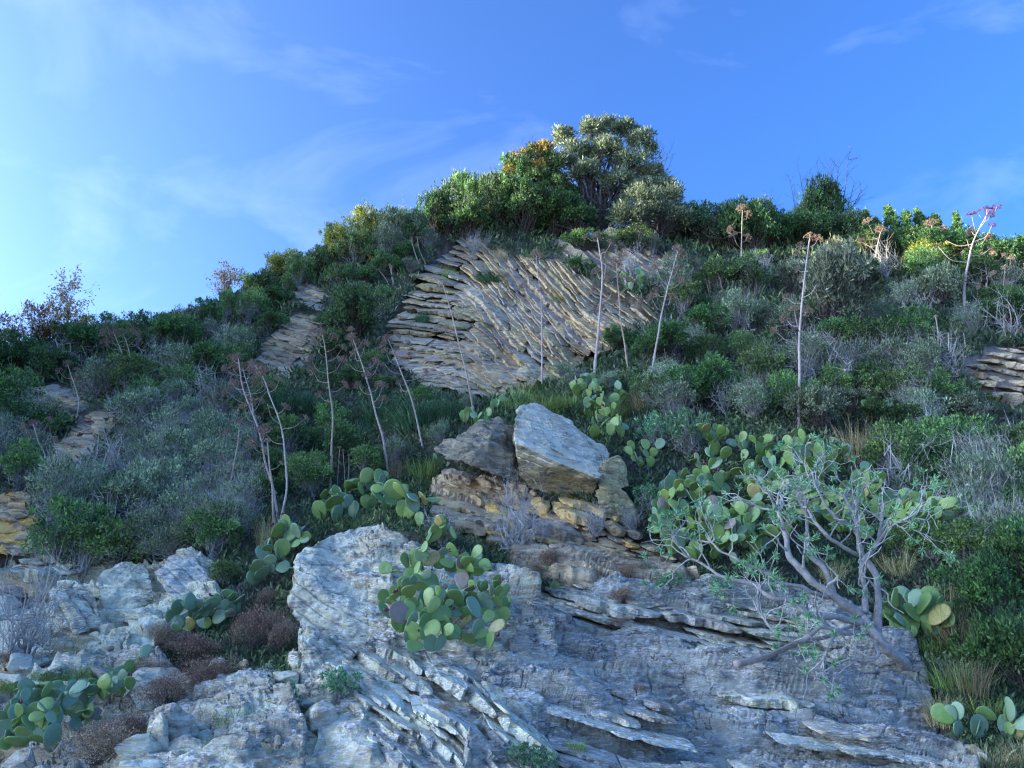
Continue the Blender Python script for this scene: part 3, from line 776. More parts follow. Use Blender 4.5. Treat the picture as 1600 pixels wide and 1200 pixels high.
def outcrop(key, lab, ang, pitch, length, prot, phi, mats, seed, **kw):
    A = np.array(POLY[key], float); c = hit1(A[:, 0].mean(), A[:, 1].max() - 5)
    r = thing('rock_outcrop', lab, 'rock outcrop', c, 'layered rock outcrops')
    strata(r, POLY[key], ang, pitch, length, prot, 0.7, math.radians(phi), mats, seed, **kw)
    return r
outcrop('midleft', 'grey tan layered outcrop left of the dark round bush', 20, 6.5, (24, 90), 0.35, 34, ['tangrey', 'tangrey', 'tan', 'umber'], 43, off=0.25, thick=0.7)
outcrop('midtop', 'small layered outcrop above left of the dark round bush', 18, 7, (20, 60), 0.25, 38, ['tangrey', 'umber'], 44, off=0.15)
outcrop('left1', 'small tilted tan outcrop far left beside a thin dry stalk', 26, 8.5, (30, 70), 0.25, 30, ['tan', 'umber', 'tangrey'], 45, off=0.25)
outcrop('left2', 'tan layered outcrop rising between grey shrubs on the left', 22, 8.5, (14, 45), 0.25, 30, ['tan', 'tangrey', 'tan'], 46, off=0.15)
outcrop('left3', 'ochre tan layered outcrop at the left edge', 16, 8, (16, 60), 0.2, 30, ['tan', 'orange', 'tan'], 47, off=0.12)
outcrop('right', 'blocky pale rock shelf at the right edge among shrubs', 9, 11, (22, 60), 0.4, 22, ['tan', 'tangrey', 'tangrey'], 48, off=0.25, rough=0.2)
# --- 2. ochre beds under the perched boulder
c = hit1(830, 860)
ochre = thing('rock_outcrop', 'ochre yellow layered rock under the perched pale boulder', 'rock outcrop', c, 'layered rock outcrops')
face_patch(ochre, 'rock_face', POLY['ochre'], 'orange', 32, 0.2, 0.09, tdir=16, step=2.5, lift=-0.05, crack=0.06)
strata(ochre, POLY['ochre'], 16, 9, (24, 95), 0.26, 0.6, math.radians(22), ['orange', 'orange', 'tan', 'tan'], 49, wob=9, off=0.10, rough=0.16, thick=0.74, step=4.0)
lowtan = thing('rock_outcrop', 'pale ochre ledges between the ochre rock and the grey slab', 'rock outcrop', hit1(930, 910), 'layered rock outcrops')
face_patch(lowtan, 'rock_face', POLY['lowtan'], 'tan', 33, 0.2, 0.08, tdir=10, step=2.5, lift=0.0, crack=0.05)
strata(lowtan, POLY['lowtan'], 9, 9.5, (30, 130), 0.24, 0.6, math.radians(16), ['tan', 'orange', 'tangrey'], 50, wob=8, off=0.05, rough=0.2, thick=0.7)
# --- 3. the grey slab and its broken upper ledges
c = hit1(1150, 1190)
slab = thing('rock_slab', 'broad blue grey rock slab with white lichen along the bottom', 'rock slab', c)
face_patch(slab, 'rock_face', POLY['slab'], 'slab', 34, 0.34, 0.06, tdir=12, step=1.45, lift=0.06, crack=0.07, stepw=0.8, smooth=True)
LEDGE = [(830, 925), (960, 905), (1080, 915), (1200, 915), (1330, 960), (1440, 1035), (1460, 1075), (1320, 1075), (1180, 1062), (1060, 1050), (960, 1030), (880, 1010), (815, 990)]
def ledge_ang(u, v): return float(22 - 10 * np.clip((u - 850) / 250, 0, 1) + 5 * np.clip((u - 1250) / 200, 0, 1))
strata(slab, LEDGE, ledge_ang, 7.5, (30, 190), 0.20, 0.5, math.radians(12), ['ledge', 'slab', 'ledge', 'slab'], 51, wob=12, off=0.05, fill=0.8, thick=0.68, rough=0.16, step=4.5)
strata(slab, [(880, 1040), (1000, 1050), (1200, 1075), (1440, 1075), (1480, 1140), (1500, 1230), (860, 1230), (850, 1120)], lambda u, v: 11 + 5 * math.sin(u / 120), 19, (70, 320), 0.10, 0.4, math.radians(10), ['slab', 'ledge', 'slab'], 58, wob=16, off=0.03, fill=0.42, thick=0.34, rough=0.25, step=4.5, part='thin_rock_layer')
# --- 4. the ridge of beds below and left of the cactus
ridge = thing('rock_ridge', 'slanting grey rock ridge below the central prickly pear clump', 'rock ridge', hit1(650, 1190))
face_patch(ridge, 'rock_face', POLY['block'], 'ledge', 35, 0.25, 0.07, tdir=36, step=1.6, lift=0.02, crack=0.08, stepw=0.8, smooth=True)
RIB = [(500, 1000), (560, 1010), (640, 1030), (700, 1045), (760, 1080), (830, 1140), (900, 1210), (930, 1290), (620, 1290), (590, 1180), (560, 1120), (500, 1050)]
def rib_ang(u, v): return float(28 + 12 * np.clip((v - 1000) / 150, 0, 1))
strata(ridge, RIB, rib_ang, 13, (35, 190), 0.26, 0.6, math.radians(12), ['ledge', 'grey', 'grey', 'slab'], 52, wob=14, off=0.04, fill=0.85, rough=0.2, step=4.0, yaw=-0.2, thick=0.78)
# --- 5. left foot of the slope
lr = thing('rock_outcrop', 'broken grey rock step at the lower left below the grey shrubs', 'rock outcrop', hit1(120, 1040), 'layered rock outcrops')
face_patch(lr, 'rock_face', POLY['leftrock'], 'grey', 36, 0.3, 0.12, tdir=20, step=2.4, lift=0.05, crack=0.08)
strata(lr, POLY['leftrock'], 20, 13, (30, 110), 0.28, 0.6, math.radians(12), ['grey', 'slab', 'tangrey', 'tan'], 53, wob=14, off=0.05, fill=0.5, rough=0.22)
ll = thing('rock_shelf', 'low grey rock shelf at the bottom left corner under stones', 'rock shelf', hit1(200, 1190))
face_patch(ll, 'rock_face', POLY['lowleft'], 'ledge', 37, 0.25, 0.06, tdir=14, step=2.2, lift=0.0, crack=0.06)

# --- 6. hull-shaped blocks
def boulder(name, lab, cat, pts, mat, cuts=5, amp=0.05, seed=1, sdir=None, st=0.0, f=8, group=None, relax=1, sc=1.0, under=None):
    P = np.array([at(*p) for p in pts])
    V, Fs, c = hull_rock(P, cuts, amp, seed, sdir, st, f, sc, relax)
    me = mesh_np(name, V, [Fs], M[mat])
    if under:      # steep and downward faces take the second material
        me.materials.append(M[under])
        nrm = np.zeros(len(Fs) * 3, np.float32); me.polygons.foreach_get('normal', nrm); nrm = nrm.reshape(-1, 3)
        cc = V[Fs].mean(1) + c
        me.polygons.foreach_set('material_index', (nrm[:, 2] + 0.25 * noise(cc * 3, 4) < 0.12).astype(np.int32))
    o = link(name, me, None, c); tag(o, lab, cat, group); return o
boulder('boulder', 'large pale tilted boulder perched on the ochre rock', 'boulder',
 [(803, 655, 14.1), (812, 636, 14.9), (838, 630, 15.5), (890, 655, 15.6), (912, 690, 15.3), (952, 708, 15.1), (944, 735, 13.8), (935, 748, 13.3), (870, 722, 13.2), (806, 692, 13.2),
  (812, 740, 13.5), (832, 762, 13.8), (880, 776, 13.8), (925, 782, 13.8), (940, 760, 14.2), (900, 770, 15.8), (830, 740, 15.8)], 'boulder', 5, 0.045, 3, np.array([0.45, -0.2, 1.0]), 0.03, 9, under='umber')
boulder('boulder', 'dark rugged boulder leaning against the large pale boulder', 'boulder',
 [(682, 702, 13.5), (700, 685, 13.7), (742, 666, 14.3), (790, 655, 14.9), (808, 680, 14.7), (815, 725, 13.8), (812, 752, 13.6), (775, 742, 13.3), (730, 722, 13.2), (695, 715, 13.3), (760, 690, 13.3), (780, 700, 15.5), (700, 700, 14.8)], 'umber', 5, 0.09, 5, np.array([0.5, -0.2, 1.0]), 0.04, 6)
boulder('boulder', 'small grey knobby rock at the right end of the large pale boulder', 'boulder',
 [(932, 730, 13.5), (945, 718, 13.8), (966, 714, 13.9), (980, 735, 13.8), (985, 760, 13.7), (960, 770, 13.5), (935, 765, 13.4), (960, 745, 14.5)], 'umber', 4, 0.05, 6)
boulder('boulder', 'dark cleft block beneath the right end of the large boulder', 'boulder',
 [(932, 768, 13.5), (965, 760, 13.6), (990, 790, 13.5), (1000, 825, 13.3), (955, 812, 13.2), (935, 795, 13.2), (960, 770, 14.8)], 'umber', 4, 0.07, 7)
boulder('rock_block', 'big pale grey rock block left of the central prickly pear clump', 'rock',
 [(468, 868, 10.6), (490, 845, 11.2), (560, 826, 11.9), (585, 816, 12.2), (640, 850, 12.0), (690, 872, 11.7), (690, 910, 10.9), (640, 960, 10.2), (610, 985, 9.9), (540, 968, 9.85), (500, 925, 10.0),
  (462, 900, 10.2), (460, 950, 10.0), (478, 1000, 9.8), (520, 1030, 9.7), (600, 1050, 9.6), (640, 1040, 9.8), (560, 960, 12.2), (660, 990, 11.5)], 'grey', 6, 0.07, 8, np.array([0.42, -0.35, 1.0]), 0.035, 9, relax=1)
boulder('rock_block', 'rounded greenish grey rock at the bottom below the small flowering tuft', 'rock',
 [(490, 1130, 7.6), (520, 1108, 7.9), (570, 1112, 8.0), (625, 1150, 7.7), (650, 1200, 7.2), (640, 1260, 7.0), (520, 1260, 6.9), (480, 1190, 7.2), (560, 1150, 7.1), (600, 1200, 7.0), (600, 1150, 8.3)], 'boulder', 5, 0.06, 9)
boulder('rock_block', 'rust stained rock below the left end of the slanting ridge', 'rock',
 [(432, 1160, 7.5), (470, 1140, 7.7), (520, 1190, 7.2), (560, 1250, 6.9), (430, 1260, 6.9), (425, 1200, 7.1), (480, 1170, 8.0)], 'stone', 5, 0.06, 10)
boulder('rock_block', 'narrow pale rock prow under the left prickly pear', 'rock',
 [(248, 900, 11.2), (262, 870, 11.9), (300, 862, 12.0), (325, 905, 11.4), (320, 940, 10.9), (275, 945, 10.8), (262, 920, 12.6)], 'grey', 5, 0.06, 12, np.array([0.6, 0, 1.0]), 0.03, 9)
boulder('rock_block', 'blocky blue grey rock in the lower left step', 'rock',
 [(150, 905, 11.4), (180, 880, 12.0), (232, 890, 12.0), (238, 930, 11.4), (205, 965, 11.0), (165, 955, 11.0), (190, 920, 12.6)], 'slab', 5, 0.07, 13)
boulder('rock_block', 'pale tilted rock slab under the grey shrubs at left', 'rock',
 [(40, 862, 12.9), (58, 830, 13.4), (90, 838, 13.2), (120, 880, 12.5), (95, 900, 12.3), (50, 895, 12.4), (80, 860, 14.0)], 'boulder', 4, 0.05, 14, np.array([0.5, 0, 1.0]), 0.03, 9)
boulder('rock_block', 'layered grey rock right of the bare shrub at lower left', 'rock',
 [(85, 935, 10.6), (110, 905, 11.2), (150, 925, 11.0), (160, 975, 10.4), (120, 990, 10.1), (85, 965, 10.3), (120, 950, 11.8)], 'ledge', 5, 0.06, 15, np.array([0.7, 0, 1.0]), 0.05, 9)
boulder('rock_block', 'pale cleft rock beneath the brown heath shrubs', 'rock',
 [(205, 1070, 8.6), (225, 1045, 8.9), (290, 1050, 8.9), (310, 1085, 8.5), (270, 1115, 8.2), (218, 1110, 8.2), (260, 1080, 9.4)], 'stone', 5, 0.06, 16)
boulder('rock_block', 'stacked grey rock step left of the middle prickly pear', 'rock',
 [(190, 1005, 9.7), (205, 960, 10.4), (235, 945, 10.7), (250, 985, 10.2), (240, 1030, 9.6), (200, 1030, 9.5), (225, 990, 10.9)], 'grey', 5, 0.06, 17, np.array([0.2, 0, 1.0]), 0.05, 9)
boulder('rock_block', 'rugged rock shoulder left of the slanting ridge', 'rock',
 [(395, 1060, 8.6), (420, 1040, 8.9), (455, 1060, 8.7), (475, 1110, 8.2), (440, 1140, 7.9), (400, 1110, 8.1), (430, 1080, 9.2)], 'ledge', 5, 0.07, 18)

# loose stones at the lower left and lower right
def stone(u, v, w, h, mat, seed, look):
    rs = np.random.RandomState(seed); c = hit1(u, v + h * 0.25); d = np.linalg.norm(c - CAM) / F
    pts = []
    for _ in range(14):
        q = sph(1, rs)[0]; pts.append(np.sign(q) * np.abs(q) ** 0.75 * np.array([w * d / 2, w * d * 0.42, h * d / 2]) * 1.15)
    rot = Matrix.Rotation(rs.uniform(-0.5, 0.5), 3, 'Y'); pts = np.array([rot @ Vector(p) for p in pts])
    V, Fs, cc = hull_rock(pts + c, 3, min(w, h) * d * 0.07, seed, sc=3.0)
    o = link('stone', mesh_np('stone', V, [Fs], M[mat]), None, cc + normal_at(c) * h * d * 0.2)
    tag(o, '', 'stone', 'loose stones'); label_later(o, look, u, v, w * h)
STONES = [(268, 1140, 62, 62, 'stone'), (208, 1178, 52, 46, 'boulder'), (300, 1118, 28, 22, 'tan'), (330, 1105, 26, 20, 'boulder'), (250, 1160, 30, 60, 'boulder'), (228, 1210, 60, 40, 'boulder'),
 (300, 1200, 70, 34, 'grey'), (370, 1180, 72, 48, 'stone'), (345, 1150, 24, 18, 'stone'), (405, 1178, 30, 26, 'tan'), (310, 1092, 20, 18, 'stone'), (322, 1180, 22, 18, 'tan'),
 (420, 1215, 36, 30, 'stone'), (450, 1115, 24, 16, 'grey'), (20, 1060, 34, 14, 'grey'), (60, 1075, 40, 14, 'slab'), (120, 1072, 34, 12, 'grey'), (165, 1058, 46, 14, 'slab'), (180, 1076, 30, 14, 'grey'),
 (20, 925, 36, 16, 'tan'), (46, 918, 24, 14, 'tan'), (12, 942, 30, 18, 'grey'), (380, 1040, 22, 14, 'tan'), (395, 1130, 30, 22, 'stone'), (1518, 1176, 24, 18, 'tan'), (1535, 1185, 16, 12, 'boulder'),
 (1078, 896, 30, 22, 'tan'), (1106, 905, 24, 16, 'stone'), (505, 1118, 40, 34, 'boulder'), (488, 1118, 20, 16, 'tan'), (370, 1090, 34, 26, 'grey'), (345, 1040, 24, 18, 'stone'), (40, 1190, 44, 26, 'stone'), (10, 1170, 40, 30, 'tan')]
LK = {'stone': 'mottled grey brown stone', 'boulder': 'pale rounded stone', 'tan': 'tan stone', 'grey': 'light grey stone', 'slab': 'flat blue grey stone'}
for i, (u, v, w, h, m) in enumerate(STONES): stone(u, v, w, h, m, 100 + i, LK[m])
RUB = [(255, 1185), (285, 1165), (320, 1150), (340, 1130), (300, 1140), (380, 1150), (395, 1200), (350, 1205), (230, 1135), (410, 1150), (275, 1090), (335, 1080), (390, 1090), (360, 1060), (20, 1195), (60, 1210), (90, 1055), (140, 1045), (30, 1040), (60, 1000), (110, 1010), (165, 985), (200, 1045), (435, 1085), (460, 1030), (440, 1060), (480, 1100)]
for i, (u, v) in enumerate(RUB):
    q = np.random.RandomState(900 + i); m = ['stone', 'grey', 'boulder', 'tan', 'slab'][q.randint(5)]
    stone(u + q.uniform(-6, 6), v, q.uniform(16, 40), q.uniform(12, 28), m, 300 + i, LK[m])
print('rocks', round(time.time() - T0, 1), n1)

# ------------------------------------------------------------------ shrubs: one prototype mesh pair of each look, copied with their parts
PROTO = {}
def proto(kind, leafm, twigm, fn, n=2):
    PROTO[kind] = []
    for i in range(n):
        rs = np.random.RandomState(sum(map(ord, kind)) * 7 + i)
        lf, tw = fn(rs)
        a = mesh_np('foliage', lf[0], [lf[1]], M[leafm], lf[2]) if lf is not None else None
        b = mesh_np('branches', tw[0], [tw[1]], M[twigm]) if tw is not None else None
        PROTO[kind].append((a, b))
def lobes_ball(rs, k=9, h=0.8, flat=0.75):
    out = []
    for i in range(k):
        a = rs.uniform(0, 2*np.pi); r = rs.uniform(0.1, 0.62) if i else 0
        s = rs.uniform(0.30, 0.50)
        out.append([r*math.cos(a), r*math.sin(a), h * rs.uniform(0.35, 1.0) * (1.05 - 0.4*r), s, s, s * flat])
    return out
def f_shrub(clumps=110, nl=46, ls=0.085, cr=0.17, narrow=0.42, up=0.3, r0=0.016, tw=2, k=9, h=0.85, twl=0.3):
    def fn(rs):
        V, f, t, C = crown(lobes_ball(rs, k, h), clumps, nl, ls, cr, rs, up, narrow)
        V[:, 2] = np.maximum(V[:, 2], -0.1)
        return (V, f, t), branchwork([0, 0, -0.1], C[:60], r0, rs, twigs=tw, twl=twl)
    return fn
def f_twiggy(clumps=80, nl=26, ls=0.07, r0=0.016, twigs=9):
    def fn(rs):
        V, f, t, C = crown(lobes_ball(rs, 8, 0.85), clumps, nl, ls, 0.16, rs, 0.5, 0.34)
        extra = np.array([[c[0]*1.12, c[1]*1.12, c[2] * 1.18 + 0.05] for c in C])
        return (V, f, t), branchwork([0, 0, -0.1], extra, r0, rs, wob=0.2, twigs=twigs, twl=0.28)
    return fn
def f_bare(n=42, r0=0.02, wob=0.3):
    def fn(rs):
        C = np.array(lobes_ball(rs, n, 1.3))[:, :3] * np.array([1.5, 1.5, 1.05])
        return None, branchwork([0, 0, -0.1], C, r0, rs, wob=wob, twigs=9, twl=0.36)
    return fn
def f_grass(n=420, h=0.9, s=0.7, w=0.022, d=0.35, br=0.35):
    def fn(rs): return blades(n, rs, h, s, w, d, 4, br), None
    return fn
def f_spurge(nt=70, per=22):
    """branching grey stems each ending in a rosette of narrow blue-green leaves"""
    def fn(rs):
        C = np.array(lobes_ball(rs, nt, 0.95))[:, :3] * np.array([1.35, 1.35, 1.0])
        br = branchwork([0, 0, -0.1], C, 0.022, rs, wob=0.2, twigs=2, twl=0.2)
        d0 = unit(C - np.array([0, 0, -0.3])); kk = np.repeat(np.arange(nt), per)
        D = unit(sph(nt * per, rs) * 0.8 + d0[kk] * 0.7)
        P = C[kk] + D * 0.01 - d0[kk] * rs.uniform(0, 0.08, nt*per)[:, None]
        V, f, t = leaves(P, D, 0.15 * rs.uniform(0.7, 1.2, nt*per), 0.036, rs, np.clip(0.5 + rs.normal(size=nt*per) * 0.22, 0, 1))
        return (V, f, t), br
    return fn
def f_upright(rs):
    """young pine-like tree: upright leader hung with narrow leaves"""
    z = rs.uniform(0.05, 1.5, 70); a = rs.uniform(0, 2*np.pi, 70); r = 0.48 * (1.62 - z) / 1.6 * rs.uniform(0.3, 1, 70)
    C = np.stack([r*np.cos(a), r*np.sin(a), z], -1); n = 36; kk = np.repeat(np.arange(70), n)
    D = unit(sph(70*n, rs) + np.array([0, 0, 0.5]) + C[kk] * np.array([1, 1, 0]))
    P = C[kk] + sph(70*n, rs) * 0.09 * rs.uniform(0, 1, 70*n)[:, None]
    lf = leaves(P, D, 0.11 * rs.uniform(0.6, 1.2, 70*n), 0.038, rs, np.clip(0.5 + rs.normal(size=70*n) * 0.2, 0, 1))
    A = np.stack([C[:, 0]*0.2, C[:, 1]*0.2, C[:, 2]*0.8], -1)
    s1 = segs(A, C, 0.012, 0.004); s2 = segs([[0, 0, -0.1]], [[0, 0, 1.5]], 0.03, 0.008, 5)
    V, Fs = merge([s1, s2]); return lf, (V, Fs[0])
proto('dark', 'lf_dark', 'twig_dark', f_shrub(130, 46, 0.075, 0.15), 3)
proto('mid', 'lf_mid', 'twig_grey', f_shrub(110, 44, 0.075, 0.16, tw=3), 3)
proto('grey', 'lf_grey', 'twig_grey', f_twiggy(105, 40, 0.07, 0.012, 4), 3)
proto('silver', 'lf_grey', 'twig_pale', f_twiggy(80, 30, 0.07, 0.013, 7), 3)
proto('olive', 'lf_olive', 'twig_dark', f_shrub(110, 44, 0.085, 0.16, 0.3, 0.6), 2)
proto('yellow', 'lf_sunlit', 'twig_dark', f_shrub(110, 44, 0.08, 0.15), 2)
proto('autumn', 'lf_autumn', 'twig_dark', f_shrub(55, 26, 0.085, 0.15, 0.6, tw=3), 2)
proto('pink', 'lf_pink', 'twig_dark', f_shrub(65, 18, 0.075, 0.16, 0.5, tw=4), 2)
proto('bare', None, 'twig_pale', f_bare(), 2)
proto('snag', None, 'twig_pale', f_bare(15, 0.024, 0.45), 4)
proto('baredark', None, 'twig_dark', f_bare(26, 0.014, 0.15), 2)
proto('teal', 'gr_teal', None, f_grass(900, 0.62, 0.95, 0.016, 0.75, 0.45), 2)
proto('grass', 'gr_green', None, f_grass(420, 0.8, 1.0, 0.013, 0.5, 0.6), 2)
proto('dry', 'gr_dry', None, f_grass(380, 0.9, 0.95, 0.012, 0.4, 0.5), 2)
proto('spurge', 'lf_teal', 'twig_grey', f_spurge(), 3)
proto('heath', 'lf_brown', 'twig_dark', f_shrub(240, 34, 0.045, 0.17, 0.28, 0.2, 0.008, 3, 10, 0.7, 0.25), 2)
proto('upright', 'lf_mid', 'twig_dark', f_upright, 2)
LOOK = {'dark': ('shrub', 'dark green dense shrub', 'shrub'), 'mid': ('shrub', 'mid green leafy shrub', 'shrub'), 'grey': ('shrub', 'grey green twiggy shrub', 'shrub'),
 'silver': ('shrub', 'pale grey dry twiggy shrub', 'shrub'), 'olive': ('shrub', 'silvery olive green shrub', 'shrub'), 'yellow': ('shrub', 'sunlit yellow green shrub', 'shrub'),
 'autumn': ('shrub', 'yellow orange autumn shrub', 'shrub'), 'pink': ('shrub', 'thin pinkish autumn shrub', 'shrub'), 'bare': ('bare_shrub', 'leafless pale grey shrub', 'shrub'),
 'snag': ('bare_shrub', 'dead forking pale branches', 'dead shrub'), 'baredark': ('bare_shrub', 'leafless dark branched shrub', 'shrub'), 'teal': ('grass_tussock', 'dark blue green drooping tussock', 'grass tussock'), 'grass': ('grass_tussock', 'fresh green grass tussock', 'grass tussock'),
 'dry': ('grass_tussock', 'dry straw coloured tussock', 'grass tussock'), 'spurge': ('spurge', 'blue green tufted spurge', 'spurge'), 'heath': ('heath_shrub', 'purple brown heath shrub', 'shrub'),
 'upright': ('young_tree', 'small upright leafy tree', 'tree')}
GROUP = {k: 'scattered ' + v[1] + 's' for k, v in LOOK.items()}
def plant(kind, u, v, wpx, hpx, rs, P=None, look=None, lean=0.12):
    name, lk, cat = LOOK[kind]
    c = hit1(u, v) if P is None else np.array(P)
    d = np.linalg.norm(c - CAM) / F
    s = wpx * d / 2.0; sz = hpx * d / 1.3
    if kind in ('teal', 'grass', 'dry'): s = wpx * d / 1.9; sz = hpx * d / 0.75
    if kind == 'upright': s = wpx * d / 0.9; sz = hpx * d / 1.5
    a, b = PROTO[kind][rs.randint(len(PROTO[kind]))]
    t = thing(name, '', cat, c, GROUP[kind])
    t.rotation_euler = (rs.uniform(-lean, lean), rs.uniform(-lean, lean), rs.uniform(0, 6.28))
    t.scale = (s, s, sz)
    if a is not None: link('blades' if kind in ('teal', 'grass', 'dry') else 'foliage', a, t)
    if b is not None: link('branches', b, t)
    label_later(t, look or lk, u, v - hpx * 0.4, wpx * hpx)
    return t
rs = np.random.RandomState(77)
# skyline, left to right: kind, u, foot v, width, height
SKY = [('pink', -30, 560, 90, 80), ('pink', 18, 556, 60, 56), ('pink', 60, 545, 90, 72), ('autumn', 74, 535, 40, 40), ('dark', 118, 545, 70, 42), ('autumn', 133, 530, 46, 44), ('pink', 96, 530, 50, 34), ('mid', 165, 535, 60, 42),
 ('mid', 210, 535, 62, 42), ('dark', 250, 535, 60, 46), ('olive', 290, 530, 54, 48), ('mid', 270, 545, 80, 50), ('dark', 325, 520, 50, 46), ('pink', 352, 470, 26, 36), ('mid', 355, 505, 44, 50), ('yellow', 385, 480, 56, 56),
 ('dark', 408, 478, 60, 52), ('yellow', 432, 452, 54, 56), ('mid', 465, 450, 56, 52), ('dark', 492, 436, 52, 50), ('yellow', 500, 425, 40, 42), ('yellow', 540, 418, 70, 70), ('yellow', 575, 400, 76, 78), ('mid', 612, 392, 66, 72),
 ('grey', 640, 388, 60, 66), ('autumn', 606, 402, 40, 62), ('autumn', 588, 418, 34, 28), ('autumn', 650, 380, 22, 18), ('dark', 682, 372, 60, 80), ('mid', 715, 352, 70, 86), ('mid', 752, 350, 70, 92), ('yellow', 715, 330, 36, 38), ('dark', 785, 358, 84, 100),
 ('dark', 735, 375, 90, 62), ('dark', 820, 365, 100, 88), ('autumn', 812, 290, 44, 46), ('autumn', 848, 280, 50, 54), ('dark', 860, 372, 90, 80), ('pink', 812, 262, 30, 26), ('olive', 1070, 375, 60, 60), ('olive', 1090, 350, 44, 58), ('dark', 1055, 372, 60, 40),
 ('dark', 1140, 395, 84, 92), ('dark', 1178, 395, 84, 96), ('mid', 1190, 392, 60, 88), ('mid', 1160, 370, 60, 58), ('dark', 1205, 390, 60, 54), ('olive', 1105, 392, 60, 56),
 ('dark', 1265, 385, 80, 62), ('dark', 1300, 378, 80, 112), ('dark', 1275, 376, 70, 84), ('mid', 1315, 376, 50, 96), ('mid', 1255, 372, 60, 56), ('dark', 1325, 385, 70, 58),
 ('upright', 1362, 395, 34, 56), ('upright', 1385, 398, 34, 54), ('upright', 1408, 400, 42, 74), ('upright', 1436, 402, 36, 64), ('upright', 1460, 402, 36, 62), ('upright', 1482, 404, 36, 66), ('upright', 1502, 404, 30, 62), ('upright', 1345, 392, 30, 50), ('upright', 1530, 404, 28, 40), ('upright', 1555, 404, 26, 36),
 ('autumn', 1385, 380, 22, 22), ('autumn', 1382, 400, 26, 18), ('yellow', 1440, 420, 80, 34), ('yellow', 1350, 405, 50, 34), ('dark', 1545, 430, 80, 54), ('dark', 1590, 425, 90, 52), ('dark', 1650, 425, 90, 52)]
SKY += [('dark', 915, 392, 70, 40), ('grey', 955, 392, 60, 36), ('dark', 985, 395, 70, 40), ('grey', 1020, 398, 60, 40), ('dark', 700, 368, 90, 84), ('mid', 735, 350, 84, 88), ('dark', 770, 352, 90, 100), ('yellow', 762, 300, 44, 40), ('dark', 805, 352, 96, 112), ('mid', 840, 350, 90, 120), ('yellow', 835, 285, 50, 50), ('dark', 870, 362, 90, 100), ('mid', 862, 305, 60, 66), ('dark', 1060, 372, 80, 62), ('dark', 1085, 378, 70, 66), ('mid', 1125, 385, 70, 74), ('dark', 1225, 385, 70, 60),
 ('mid', 1350, 400, 70, 50), ('dark', 1400, 405, 80, 48), ('mid', 1440, 408, 80, 50), ('dark', 1490, 410, 80, 50), ('mid', 1520, 412, 60, 44), ('upright', 1372, 396, 30, 66), ('upright', 1422, 400, 34, 60), ('upright', 1448, 402, 30, 70), ('upright', 1470, 402, 30, 56), ('mid', 1565, 415, 70, 46),
 ('mid', 395, 500, 70, 50), ('yellow', 455, 440, 60, 48), ('yellow', 520, 408, 60, 60), ('mid', 555, 420, 80, 60), ('grey', 600, 410, 70, 60), ('dark', 655, 388, 60, 60)]
for k, u, v, w, h in SKY: plant(k, u, v, w * 1.05, h * (1.22 if u < 760 and u > 150 and k not in ('autumn', 'pink') else 1.08), rs)
